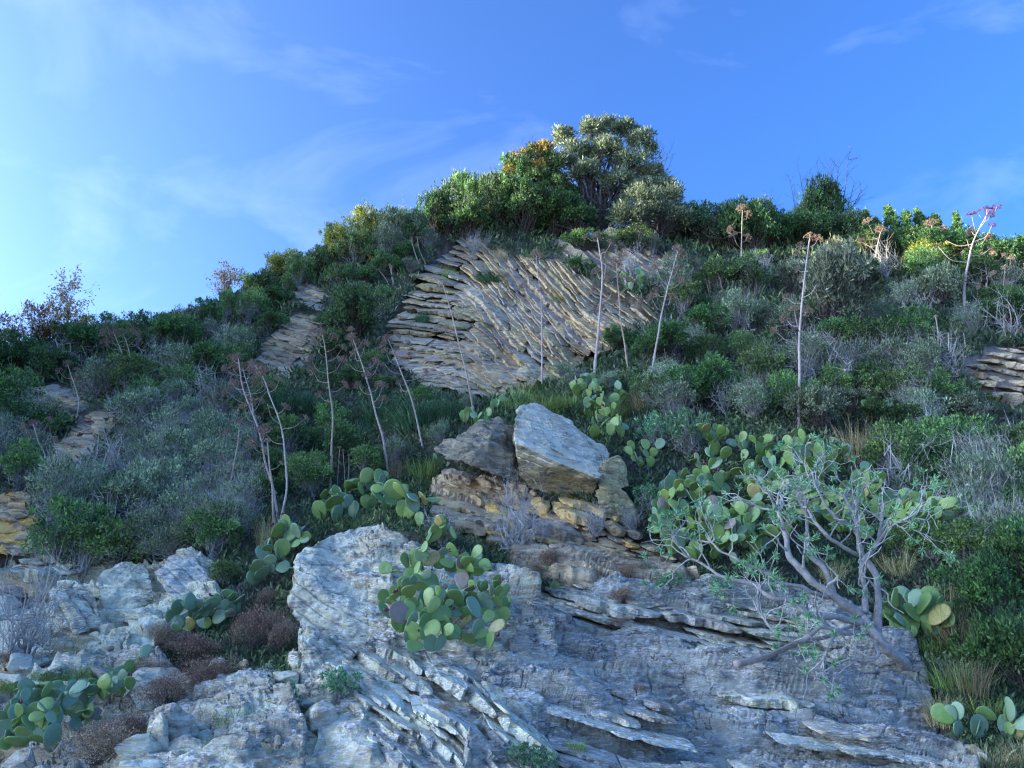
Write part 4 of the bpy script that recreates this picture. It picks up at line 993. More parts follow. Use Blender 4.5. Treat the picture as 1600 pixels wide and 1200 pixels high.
# set pieces on the slope
BIG = [('dark', 600, 610, 44, 30, None), ('mid', 660, 632, 50, 34, None), ('grey', 735, 640, 46, 30, None), ('mid', 600, 470, 40, 30, None), ('grey', 640, 425, 40, 26, None), ('dark', 900, 425, 50, 26, None), ('dry', 780, 405, 40, 26, None), ('grey', 880, 590, 44, 30, None), ('grass', 700, 430, 30, 20, None), ('grass', 870, 470, 30, 18, None),
 ('grass', 800, 640, 60, 34, None), ('grass', 868, 640, 50, 34, None), ('grass', 930, 655, 50, 36, None), ('heath', 840, 905, 50, 34, None), ('grey', 1010, 900, 40, 26, None), ('spurge', 1050, 925, 60, 40, None), ('spurge', 1120, 930, 60, 36, None), ('mid', 1420, 960, 50, 36, None), ('grass', 440, 1140, 40, 26, None), ('dry', 620, 745, 50, 40, None),
 ('dark', 548, 535, 108, 108, 'large round dark green bush beside the cliff'), ('dark', 520, 560, 60, 50, None), ('teal', 655, 660, 150, 90, None), ('teal', 600, 650, 130, 80, None), ('teal', 700, 650, 90, 76, None), ('teal', 560, 690, 120, 76, None),
 ('teal', 620, 715, 90, 56, None), ('teal', 500, 640, 80, 60, None), ('teal', 766, 440, 60, 20, None), ('teal', 440, 640, 90, 70, None), ('teal', 660, 500, 40, 24, None), ('bare', 740, 395, 60, 40, None),
 ('grey', 620, 735, 80, 60, None), ('mid', 570, 745, 80, 56, None), ('mid', 470, 770, 90, 70, None), ('grass', 660, 745, 70, 60, None), ('mid', 450, 715, 90, 76, None), ('dark', 440, 760, 60, 60, None), ('dry', 420, 850, 60, 60, None),
 ('grass', 815, 628, 70, 44, None), ('grass', 850, 640, 70, 50, None), ('grass', 890, 640, 56, 56, None), ('grey', 905, 610, 60, 48, None), ('grass', 960, 650, 70, 60, None), ('dry', 1000, 640, 60, 44, None), ('grey', 960, 610, 50, 40, None),
 ('spurge', 1075, 710, 110, 96, None), ('spurge', 1030, 700, 80, 76, None), ('mid', 1020, 640, 70, 70, None), ('dark', 1060, 640, 90, 76, None), ('dark', 1120, 640, 110, 90, None), ('dark', 1010, 560, 60, 50, None), ('dark', 960, 545, 70, 40, None),
 ('silver', 1090, 545, 60, 40, None), ('grey', 1050, 470, 90, 100, None), ('bare', 985, 430, 60, 50, None), ('bare', 905, 360, 90, 36, None), ('spurge', 1015, 800, 60, 60, None), ('bare', 930, 835, 70, 50, None), ('bare', 985, 830, 50, 40, None),
 ('olive', 1290, 520, 150, 150, 'tall silvery olive green bush behind the thick pale stalk'), ('olive', 1330, 470, 100, 110, None), ('olive', 1250, 470, 70, 80, None), ('silver', 1180, 460, 60, 80, None), ('grey', 1150, 520, 80, 76, None),
 ('dry', 1340, 720, 90, 90, None), ('dry', 1370, 715, 70, 60, None), ('dry', 1275, 665, 40, 30, None), ('dry', 1440, 730, 60, 44, None), ('silver', 1420, 660, 90, 60, None), ('silver', 1260, 590, 110, 70, None), ('silver', 1400, 590, 100, 60, None),
 ('silver', 1560, 830, 120, 130, None), ('silver', 1590, 900, 100, 130, None), ('grass', 1550, 860, 60, 100, None), ('mid', 1520, 900, 120, 80, None), ('dark', 1560, 980, 120, 110, None), ('dark', 1600, 1080, 130, 120, None), ('dark', 1620, 960, 120, 120, None),
 ('dry', 1480, 960, 90, 60, None), ('dry', 1500, 1010, 100, 70, None), ('grass', 1450, 1020, 60, 40, None), ('dry', 1510, 1080, 90, 60, None), ('grass', 1480, 1070, 80, 56, None), ('dry', 1470, 1120, 70, 44, None), ('grass', 1540, 1120, 80, 50, None), ('dry', 1540, 1200, 90, 40, None), ('dry', 1600, 1190, 70, 40, None), ('dry', 1300, 905, 60, 40, None), ('dry', 1400, 900, 80, 50, None), ('mid', 1460, 880, 90, 60, None), ('mid', 1420, 870, 70, 50, None),
 ('mid', 335, 870, 110, 90, None), ('grey', 345, 850, 90, 66, None), ('mid', 130, 890, 100, 70, None), ('grey', 70, 880, 90, 60, None), ('grey', 230, 870, 120, 80, None), ('heath', 860, 890, 60, 44, None), ('heath', 985, 910, 60, 40, None), ('heath', 975, 940, 50, 30, None), ('heath', 965, 985, 50, 24, None), ('heath', 905, 1000, 44, 24, None), ('heath', 1000, 1088, 26, 22, None), ('heath', 695, 1115, 26, 20, None),
 ('heath', 400, 1015, 90, 76, None), ('heath', 440, 1020, 50, 60, None), ('heath', 300, 1040, 110, 60, None), ('heath', 250, 1020, 60, 50, None), ('heath', 330, 1075, 110, 56, None), ('heath', 260, 1110, 110, 60, None), ('heath', 150, 1195, 120, 70, None), ('heath', 205, 1160, 90, 50, None), ('heath', 225, 1075, 60, 50, None), ('heath', 415, 955, 36, 40, None),
 ('grass', 370, 1135, 90, 60, None), ('grass', 340, 1175, 60, 40, None), ('spurge', 530, 1095, 76, 60, 'small flowering blue green tuft on the slanting ridge'), ('spurge', 450, 1110, 36, 50, None), ('spurge', 820, 1200, 80, 44, None), ('grass', 900, 1170, 40, 26, None), ('spurge', 845, 1210, 60, 40, None),
 ('bare', 35, 1035, 130, 130, 'leafless grey shrub in the lower left rocks'), ('grass', 80, 1060, 70, 22, None), ('grass', 130, 1055, 60, 26, None), ('grass', 20, 1075, 60, 20, None), ('dry', 110, 1030, 60, 44, None), ('heath', 10, 1045, 40, 30, None),
 ('bare', 800, 865, 120, 130, 'tangled leafless grey shrub in front of the ochre rock'), ('bare', 690, 850, 70, 56, None), ('bare', 845, 850, 60, 40, None), ('grey', 690, 690, 50, 40, None), ('mid', 350, 915, 60, 40, None), ('grass', 830, 612, 60, 30, None)]
for k, u, v, w, h, lk in BIG: plant(k, u, v, w, h, rs, look=lk)
# the scrub between: loose scatter by region, each shrub its own
AREAS = [([(-80, 560), (330, 515), (400, 540), (330, 610), (200, 650), (150, 640), (-80, 700)], ['dark', 'dark', 'grey', 'mid', 'dark', 'mid', 'grey'], (64, 104), 44),
 ([(-80, 700), (60, 660), (60, 740), (40, 775), (-80, 780)], ['grey', 'silver', 'mid'], (60, 90), 50),
 ([(190, 650), (330, 600), (385, 680), (390, 800), (320, 870), (140, 900), (60, 830), (130, 740)], ['silver', 'grey', 'grey', 'mid', 'grey', 'grey'], (70, 105), 42),
 ([(390, 610), (500, 610), (540, 700), (500, 760), (420, 800), (385, 720)], ['mid', 'dark', 'mid', 'teal'], (60, 90), 46),
 ([(340, 520), (420, 470), (440, 440), (500, 420), (590, 415), (660, 380), (700, 350), (650, 420), (600, 450), (520, 460), (440, 500), (380, 560)], ['dark', 'mid', 'grey', 'mid', 'dark'], (46, 76), 34),
 ([(1040, 420), (1130, 400), (1500, 420), (1640, 430), (1640, 540), (1520, 540), (1500, 600), (1560, 640), (1640, 660), (1640, 900), (1520, 860), (1400, 760), (1330, 650), (1100, 650), (1030, 620), (1040, 540), (1000, 500)], ['dark', 'mid', 'mid', 'grey', 'dark', 'olive', 'mid', 'grey', 'silver'], (70, 110), 46),
 ([(520, 500), (600, 480), (590, 560), (640, 600), (540, 620), (500, 560)], ['dark', 'teal', 'mid'], (50, 70), 40)]
AREAS += [(AREAS[0][0], ['snag'], (50, 90), 110), (AREAS[2][0], ['snag'], (60, 110), 80), (AREAS[5][0], ['snag'], (50, 110), 86)]
for poly, kinds, (s0, s1), gap in AREAS:
    A = np.array(poly, float); pts = []
    for _ in range(900):
        u = rs.uniform(A[:, 0].min(), A[:, 0].max()); v = rs.uniform(A[:, 1].min(), A[:, 1].max())
        if not inpoly(u, v, poly): continue
        if any(inpoly(u + a_, v + b_, POLY[k]) for k in POLY for a_, b_ in ((0, 4), (0, -22), (-22, -10), (22, -10), (0, 18))): continue
        if any((u-a)**2 + ((v-b)*1.25)**2 < gap**2 for a, b in pts): continue
        pts.append((u, v))
    for u, v in sorted(pts, key=lambda p: p[1]):
        w = rs.uniform(s0, s1) * (0.75 + 0.5 * (v - 400) / 400)
        plant(kinds[rs.randint(len(kinds))], u, v + w * 0.25, w, w * rs.uniform(0.62, 0.85), rs)
print('shrubs', round(time.time() - T0, 1), len(PENDING))

# low scrub and litter between the shrubs: too fine to count
def ground_cover(n=130000):
    rs = np.random.RandomState(5)
    y = np.exp(rs.uniform(np.log(6.5), np.log(36), n)); x = y * rs.uniform(-0.9, 0.9, n)
    P = np.stack([x, y, H(x, y)], -1)
    u, v = proj(P); w = noise(np.stack([u/25, v/25, u*0], -1), 3) * 10
    bad = np.zeros(n, bool)
    for k in POLY: bad |= inpoly(u + w, v + w*0.7, POLY[k])
    thin = noise(P * 0.8, 8)
    keep = ~bad & (v < 1250) & (rs.uniform(-1, 1, n) < 0.75 + thin)
    P = P[keep]; n = len(P); k = 4
    sc = np.linalg.norm(P - CAM, axis=1) / 20
    kk = np.repeat(np.arange(n), k)
    D = unit(rs.normal(size=(n*k, 3)) * 0.8 + np.array([0, -0.3, 0.8]))
    B = P[kk] + rs.normal(size=(n*k, 3)) * np.array([0.08, 0.08, 0.04]) * sc[kk, None]
    L_ = 0.15 * sc[kk] * rs.uniform(0.5, 1.5, n*k)
    ti = np.clip(0.4 + 0.3 * noise(P[kk] * 1.5, 2) + rs.normal(size=n*k) * 0.2, 0, 1)
    V, f, t = leaves(B, D, L_, L_ * 0.3, rs, ti)
    o = link('ground_cover', mesh_np('ground_cover', V, [f], M['cover'], t)); o['kind'] = 'stuff'
    o['label'] = 'low green scrub and litter covering the slope between the shrubs'; o['category'] = 'ground cover'
ground_cover()

# ------------------------------------------------------------------ trees on the crest
def big_tree(name, lab, foot, lobes_px, leafm, barkm, clumps, nl, ls, cr, seed, r0, narrow=0.3, up=0.5, cat='tree', limbs=26):
    rs = np.random.RandomState(seed); c = hit1(*foot); d = np.linalg.norm(c - CAM) / F
    lb = []
    for (u, v, ru, rv, dy) in lobes_px:
        p = at(u, v, c[1] + dy) - c; lb.append([p[0], p[1], p[2], ru*d, ru*d*0.9, rv*d])
    V, f, t, C = crown(lb, clumps, nl, ls, cr, rs, up, narrow, 0.5)
    root = thing(name, lab, cat, c)
    link('crown', mesh_np('crown', V, [f], M[leafm], t), root)
    lb = np.array(lb); cc = lb[rs.choice(len(lb), limbs), :3] + rs.normal(size=(limbs, 3)) * 0.25
    for k in range(5):
        e = lb[k % len(lb), :3]; mid = e * 0.5 + rs.normal(size=3) * 0.15; mid[:2] *= 0.7
        pa = smooth_path([[rs.normal()*0.15, rs.normal()*0.15, -0.2], mid * 0.5, mid, e], 14)
        V1, F1 = tube(pa, np.linspace(r0, r0 * 0.3, len(pa)), 6)
        link('trunk', mesh_np('trunk', V1, F1, M[barkm], None, True), root)
    V2, F2 = branchwork([0, 0, 0.1], np.concatenate([cc, C[:90]]), r0 * 0.35, rs, wob=0.5, tip=0.2, twigs=3, twl=0.5)
    link('branches', mesh_np('branches', V2, [F2], M[barkm]), root)
    return root
big_tree('olive_tree', 'large silvery olive tree standing on the crest', (935, 372),
 [(882, 222, 17, 19, 0), (905, 240, 18, 18, -.3), (925, 205, 17, 17, 0), (948, 200, 15, 14, .3), (972, 206, 20, 16, .3), (1000, 222, 17, 20, 0), (1018, 240, 13, 14, .2), (880, 262, 20, 16, -.5), (915, 272, 22, 18, -.7), (950, 242, 24, 22, -.5), (985, 258, 26, 22, -.5), (1018, 278, 20, 18, 0), (872, 292, 18, 16, 0), (900, 305, 16, 14, .3), (1040, 300, 18, 16, -.2), (965, 290, 24, 16, -.6), (1003, 305, 24, 18, -.5)],
 'lf_olive', 'olive_bark', 640, 60, 0.17, 0.30, 3, 0.14)
big_tree('olive_tree', 'dark lower olive tree on the crest right of the largest', (1010, 385),
 [(1000, 325, 34, 28, 0), (1030, 340, 32, 26, 0), (985, 345, 30, 22, -.3), (1045, 315, 22, 22, .2), (1060, 345, 22, 18, 0)],
 'lf_grey', 'olive_bark', 260, 46, 0.16, 0.33, 4, 0.10)
big_tree('autumn_tree', 'golden yellow autumn tree top left of the large olive', (828, 352),
 [(806, 252, 12, 14, -1.0), (826, 240, 13, 14, -.6), (850, 238, 12, 16, -.8), (800, 268, 10, 12, -1.2), (842, 262, 14, 12, -1.2), (862, 252, 10, 12, -.5)], 'lf_autumn', 'twig_dark', 64, 26, 0.13, 0.24, 25, 0.06, 0.5)
big_tree('evergreen_tree', 'dark bushy tree left of the large olive with sunlit top', (838, 362),
 [(838, 248, 20, 18, 0), (858, 262, 20, 20, 0), (815, 268, 20, 18, 0), (796, 285, 18, 18, 0), (835, 285, 26, 22, -.5), (862, 300, 22, 24, -.4), (806, 310, 26, 22, -.4), (840, 325, 30, 22, -.5)], 'lf_mid', 'twig_dark', 330, 52, 0.14, 0.28, 15, 0.09, 0.42)
big_tree('olive_tree', 'small dark olive under the left side of the largest', (905, 375),
 [(880, 330, 30, 26, 0), (905, 345, 28, 22, -.3), (862, 340, 26, 24, 0)], 'lf_dark', 'olive_bark', 200, 46, 0.14, 0.3, 5, 0.08, 0.42)
def bare_crown(lab, foot, tips, seed, r=0.035, m='twig_dark', ends=None):
    rs = np.random.RandomState(seed); c = hit1(*foot); root = thing('bare_tree', lab, 'tree', c)
    A, B, ra, rb = [], [], [], []; E = []
    for (u, v) in tips:
        e = at(u, v, c[1] + rs.uniform(-0.5, 0.5)) - c; mid = e * 0.5 + rs.normal(size=3) * 0.15
        pa = smooth_path([[0, 0, -0.1], mid, e], 12)
        link('limb', mesh_np('limb', *tube(pa, np.linspace(r, r*0.25, len(pa)), 5), M[m]), root)
        for _ in range(16):
            i = rs.randint(4, len(pa)); L_ = rs.uniform(0.3, 0.9); dd = unit(unit(e) + sph(1, rs)[0] * 0.8)
            q = pa[i] + dd * L_; A.append(pa[i]); B.append(q); ra.append(r*0.25); rb.append(r*0.12)
            for _ in range(3):
                q0 = pa[i] + dd * L_ * rs.uniform(0.3, 1); q2 = q0 + unit(dd + sph(1, rs)[0] * 0.8) * L_ * 0.45; A.append(q0); B.append(q2); ra.append(r*0.14); rb.append(r*0.07); E.append(q2)
    link('twigs', mesh_np('twigs', *(lambda t: (t[0], [t[1]]))(segs(A, B, np.array(ra), np.array(rb))), M[m]), root)
    if ends:
        E = np.array(E); kk = np.repeat(np.arange(len(E)), 7)
        V, f, t = leaves(E[kk] + rs.normal(size=(len(kk), 3)) * 0.07, sph(len(kk), rs), 0.11, 0.06, rs, rs.uniform(0, 1, len(kk)))
        link('foliage', mesh_np('foliage', V, [f], M[ends], t), root)
    return root
bare_crown('leafless dark twigs rising above the right ridge bushes', (1300, 372), [(1325, 250), (1310, 262), (1280, 275), (1345, 300), (1300, 275), (1335, 285)], 6)
bare_crown('thin leafless twigs left of the taller bare crown', (1262, 370), [(1235, 285), (1250, 275), (1262, 290), (1245, 320)], 7, 0.025)
bare_crown('thin bare branches on the right side of the olive crown', (1020, 370), [(1035, 245), (1045, 262), (1030, 232), (1042, 240)], 8, 0.025)
bare_crown('slender lone sapling with pale pink leaves on the left ridge', (108, 520), [(108, 452), (114, 450), (104, 462)], 9, 0.025, 'twig_dark', 'lf_pink')
bare_crown('thin bare sapling beside the right ridge gap', (1220, 380), [(1205, 315), (1215, 322)], 10, 0.02)
bare_crown('sparse sapling with pink leaves at the ridge step', (360, 470), [(350, 438), (362, 445)], 12, 0.02, 'twig_dark', 'lf_pink')
print('trees', round(time.time() - T0, 1))

# ------------------------------------------------------------------ tall dry giant fennel stalks
def umbel_mesh(mat, seed, flat=0.55):
    rs = np.random.RandomState(seed); n = 34
    d = sph(n, rs); d[:, 2] = np.abs(d[:, 2]) * flat + 0.12; d = unit(d)
    A = np.zeros((n, 3)); B = d * rs.uniform(0.75, 1, n)[:, None]
    p = [segs(A, B, 0.022, 0.016)]
    kk = np.repeat(np.arange(n), 7); D = unit(sph(len(kk), rs) + d[kk] * 0.7)
    p.append(segs(B[kk], B[kk] + D * 0.26, 0.014, 0.03))
    return mesh_np('umbel', *merge(p), M[mat])
UMB = {'brown': [umbel_mesh('umbel', 1), umbel_mesh('umbel', 2, 1.0)], 'red': [umbel_mesh('umbel_red', 3, 0.3)], 'tan': [umbel_mesh('stalk_tan', 4, 0.8)]}
def fennel(lab, pts, rpx, heads, kind='brown', mat='stalk', hs=9, seed=0, group='tall dry giant fennel stalks', nb=None, spread=36, start=0.45):
    """pts: image path from foot to tip; heads: number of branches with seed heads"""
    rs = np.random.RandomState(seed + 500); c = hit1(*pts[0]); d = np.linalg.norm(c - CAM) / F
    P = np.array([at(u, v, c[1] - 0.02 * i) for i, (u, v) in enumerate(pts)]) - c; P[0] = [0, 0, -0.15]
    pa = smooth_path(P, 36); n = len(pa)
    pa = pa + fbm(pa * 1.3 + seed, 2, seed)[:, None] * np.array([0.02, 0.02, 0]) 
    root = thing('giant_fennel', lab, 'dry stalk', c, group)
    rr = np.linspace(rpx * 0.85, rpx * 0.26, n) * d
    kn = np.abs(((np.arange(n) / n * 9) % 1) - 0.5) < 0.06; rr = rr * (1 + 0.25 * kn)
    link('stem', mesh_np('stem', *tube(pa, rr, 7), M[mat], None, True), root)
    def head(p, s, dirv):
        o = link('umbel', UMB[kind][rs.randint(len(UMB[kind]))], root, p); o.scale = (s, s, s * rs.uniform(0.8, 1.1))
        q = Vector(dirv).to_track_quat('Z', 'Y'); o.rotation_euler = q.to_euler()
    hs = hs * 1.1; heads = heads + 2 if heads > 5 else heads
    if heads: head(pa[-1], hs * d, unit(pa[-1] - pa[-3]))
    for k in range(heads):
        t = start + (0.98 - start) * (k + rs.uniform(0, 0.6)) / max(heads, 1); i = min(n - 2, int(t * n))
        a = rs.uniform(0, 2*np.pi); side = 1 if k % 2 else -1
        o_ = np.array([side * abs(math.cos(a)) * 0.9 + 0.2 * rs.normal(), 0.7 * math.sin(a), 0])
        L_ = spread * d * rs.uniform(0.45, 1.1) * (1.15 - 0.6 * (t - start) / (1 - start))
        e = pa[i] + unit(o_ + np.array([0, 0, 0.55])) * L_; m = pa[i] + unit(o_ + np.array([0, 0, 0.2])) * L_ * 0.5
        bp = smooth_path([pa[i], m, e], 8)
        link('branch', mesh_np('branch', *tube(bp, np.linspace(rr[i] * 0.45, rr[i] * 0.25, len(bp)), 4), M[mat]), root)
        if rs.rand() < 0.85: head(e, hs * d * rs.uniform(0.65, 1.0), unit(e - m))
    return root
FEN = [
 ('leftmost of the three tall stalks in a row above the prickly pear', [(519, 772), (519, 690), (517, 620), (510, 560), (503, 522)], 2.2, 9, 'brown', 9),
 ('middle one of the three tall stalks in a row', [(608, 744), (598, 690), (584, 630), (568, 575), (552, 528)], 2.4, 11, 'brown', 9),
 ('rightmost and slimmest of the three tall stalks in a row', [(662, 698), (650, 650), (634, 600), (618, 560), (606, 530)], 1.8, 8, 'brown', 8),
 ('tall leaning stalk crossing the lower left of the cliff', [(743, 650), (730, 590), (716, 535), (704, 485), (692, 445)], 2.2, 5, 'tan', 6),
 ('straight slim stalk in front of the cliff centre', [(847, 602), (847, 540), (846, 480), (841, 430), (838, 398)], 1.6, 6, 'brown', 8),
 ('thickest stalk standing in the upper prickly pear by the cliff', [(926, 605), (932, 545), (938, 480), (941, 420), (934, 372)], 3.0, 7, 'brown', 9),
 ('stalk with brown heads just right of the thickest stalk', [(982, 582), (976, 540), (969, 490), (965, 440), (964, 410)], 1.9, 8, 'brown', 10),
 ('stalk leaning right with pinkish heads below the olive tree', [(1014, 588), (1026, 540), (1036, 480), (1048, 430), (1060, 392)], 2.2, 8, 'brown', 9),
 ('thick pale stalk rising through the right hand shrubs', [(1247, 668), (1249, 600), (1250, 520), (1257, 440), (1265, 372)], 3.0, 11, 'brown', 9),
 ('stalk below the right ridge with one dark head', [(1158, 455), (1158, 410), (1159, 370), (1160, 328)], 1.7, 4, 'brown', 9),
 ('purple headed stalk standing against the sky at right', [(1508, 488), (1507, 450), (1515, 400), (1525, 368), (1545, 330)], 2.4, 10, 'red', 6),
 ('short stalk just right of the purple headed stalk', [(1538, 458), (1542, 435), (1540, 415), (1535, 400)], 1.5, 4, 'tan', 5),
 ('short stalk at the right edge below the ridge', [(1562, 482), (1567, 455), (1570, 420)], 1.4, 4, 'tan', 5),
 ('short dark headed stalk left of the yellow ridge leaves', [(1366, 412), (1371, 385), (1376, 362)], 1.5, 4, 'brown', 8),
 ('short ridge stalk among the upright small trees', [(1446, 412), (1452, 380), (1456, 352)], 1.5, 3, 'brown', 9),
 ('straight pale stalk at the back of the dry stalk cluster', [(428, 838), (425, 780), (420, 730), (416, 690)], 2.6, 3, 'tan', 5),
 ('crooked branching stalk in the dry stalk cluster', [(441, 815), (428, 765), (414, 722), (402, 670), (378, 608), (372, 560)], 2.4, 11, 'brown', 9),
 ('right hand curved stalk of the dry stalk cluster', [(432, 828), (446, 770), (443, 710), (436, 655), (415, 600), (398, 570)], 2.0, 8, 'brown', 8),
 ('left leaning stalk of the dry stalk cluster', [(352, 808), (362, 750), (370, 700), (374, 660)], 1.8, 4, 'brown', 7),
 ('dense headed stalk at the top of the dry stalk cluster', [(405, 700), (396, 650), (388, 610), (380, 575)], 1.8, 9, 'brown', 9),
 ('thin stalk beside the small tan outcrop far left', [(119, 660), (122, 630), (116, 600), (106, 570)], 1.3, 4, 'brown', 6),
 ('forked stalk in the left hand dark scrub', [(202, 590), (194, 560), (184, 535), (176, 518)], 1.4, 6, 'brown', 7),
 ('short upright stalk right of the forked stalk', [(208, 585), (203, 560), (198, 540), (192, 522)], 1.2, 3, 'brown', 7),
 ('leaning stalk with brown heads in front of the left tan outcrop', [(92, 755), (72, 715), (58, 690), (50, 662)], 1.5, 5, 'brown', 6),
]
for i, (lab, pts, r, hd, kd, hs) in enumerate(FEN): fennel(lab, pts, r, hd, kd, hs=hs, seed=i, mat='stalk' if i % 3 else 'stalk_tan')
# slim stems ending in one round head
def seed_stem(pts, look, seed):
    c = hit1(*pts[0]); d = np.linalg.norm(c - CAM) / F
    P = np.array([at(u, v, c[1]) for u, v in pts]) - c; P[0][2] -= 0.08
    root = thing('seed_stalk', '', 'dry stalk', c, 'slim stems with one seed head')
    pa = smooth_path(P, 10); link('stem', mesh_np('stem', *tube(pa, np.linspace(0.9, 0.5, len(pa)) * d, 4), M['stalk_tan']), root)
    o = link('seed_head', UMB['tan'][0], root, pa[-1]); o.scale = [2.8 * d] * 3; o.rotation_euler = Vector(unit(pa[-1] - pa[-2])).to_track_quat('Z', 'Y').to_euler()
    label_later(root, look, pts[-1][0], pts[-1][1], 10)
for i, p in enumerate([[(1110, 465), (1104, 440), (1100, 422)], [(1112, 465), (1108, 440), (1106, 420)], [(1130, 462), (1126, 440), (1122, 428)], [(1463, 560), (1466, 525), (1462, 495)], [(1572, 535), (1570, 515), (1569, 500)],
   [(1578, 535), (1580, 500), (1576, 478)], [(1583, 540), (1586, 525), (1590, 515)], [(284, 858), (262, 834), (240, 815)], [(287, 845), (283, 815), (282, 790)], [(294, 845), (293, 835), (292, 822)],
   [(612, 450), (602, 435), (592, 422)], [(618, 448), (612, 430), (609, 415)], [(615, 448), (612, 430), (612, 418)], [(540, 765), (538, 735), (536, 705)], [(543, 765), (545, 735), (545, 712)], [(528, 768), (528, 740), (531, 700)],
   [(665, 410), (655, 390), (652, 372)], [(660, 420), (650, 400), (643, 376)], [(1410, 850), (1413, 810), (1403, 775)], [(66, 1035), (67, 1000), (69, 970)], [(78, 1030), (79, 990), (82, 966)], [(126, 1018), (122, 995), (121, 975)]]):
    seed_stem(p, 'slim straw coloured stem with one seed head', i)
print('stalks', round(time.time() - T0, 1))

# ------------------------------------------------------------------ prickly pears
def pad_mesh(mat, seed):
    rs = np.random.RandomState(seed); n, m = 18, 7
    V = []; wmax = rs.uniform(0.32, 0.40)
    # outline of an egg-shaped pad, unit length along z, foot at the origin
    for j in range(m + 1):
        q = j / m                      # 0 rim front ... 1 centre
        ring = []
        for i in range(n):
            a = 2 * math.pi * i / n
            z = 0.52 - 0.5 * math.cos(a); x = wmax * math.sin(a) * (0.72 + 0.42 * z) * (1 + 0.03 * math.sin(3*a + seed))
            ring.append((x, z))
        ring = np.array(ring); c = np.array([0, 0.56]); s = math.cos(q * math.pi / 2)
        yy = 0.052 * math.sin(q * math.pi / 2) ** 0.6
        V.append((ring, c, s, yy))
    W_ = []
    for sg in (1, -1):
        for j, (ring, c, s, yy) in enumerate(V[:-1]):
            if sg == -1 and j == 0: continue
            p = c + (ring - c) * s; W_.append(np.stack([p[:, 0], np.full(n, sg * yy), p[:, 1]], -1))
        W_.append(np.array([[0, sg * V[-1][3], 0.56]]))
    V_ = np.concatenate(W_); k = np.arange(n); k2 = (k + 1) % n; F4, F3 = [], []
    for j in range(m - 1): F4.append(np.stack([j*n + k, (j+1)*n + k, (j+1)*n + k2, j*n + k2], -1))
    c1 = m * n; F3.append(np.stack([(m-1)*n + k, np.full(n, c1), (m-1)*n + k2], -1))
    o = c1 + 1; F4.append(np.stack([k, k2, o + k2, o + k], -1))
    for j in range(m - 2): F4.append(np.stack([o + j*n + k, o + j*n + k2, o + (j+1)*n + k2, o + (j+1)*n + k], -1))
    c2 = o + (m - 1) * n; F3.append(np.stack([o + (m-2)*n + k, o + (m-2)*n + k2, np.full(n, c2)], -1))
    b = rs.uniform(-0.10, 0.10); V_[:, 1] += b * (V_[:, 2] - 0.3) ** 2 * 2 + 0.10 * rs.uniform(-1, 1) * V_[:, 0] ** 2 * 4 + 0.012 * fbm(V_ * 5, 2, seed)
    return mesh_np('pad', V_, [np.concatenate(F4), np.concatenate(F3)], M[mat], None, True)
PADS = {k: [pad_mesh(k, s + 3 * i) for s in range(3)] for i, k in enumerate(['pad', 'pad_blue', 'pad_lime', 'pad_yellow', 'pad_dry'])}
def fruit_mesh():
    a = np.linspace(0, np.pi, 7); n = 8; V = []
    for q in a: V.append([[0.32*math.sin(q)*math.cos(t), 0.32*math.sin(q)*math.sin(t), 0.5 - 0.5*math.cos(q)] for t in np.arange(n)*2*math.pi/n])
    V = np.array(V).reshape(-1, 3); V[-n:, 2] -= 0.06
    idx = np.arange(7*n).reshape(7, n); f = np.stack([idx[:-1], np.roll(idx[:-1], -1, 1), np.roll(idx[1:], -1, 1), idx[1:]], -1).reshape(-1, 4)
    return mesh_np('fruit', V, [f], M['fruit'], None, True)
FRUIT = fruit_mesh()
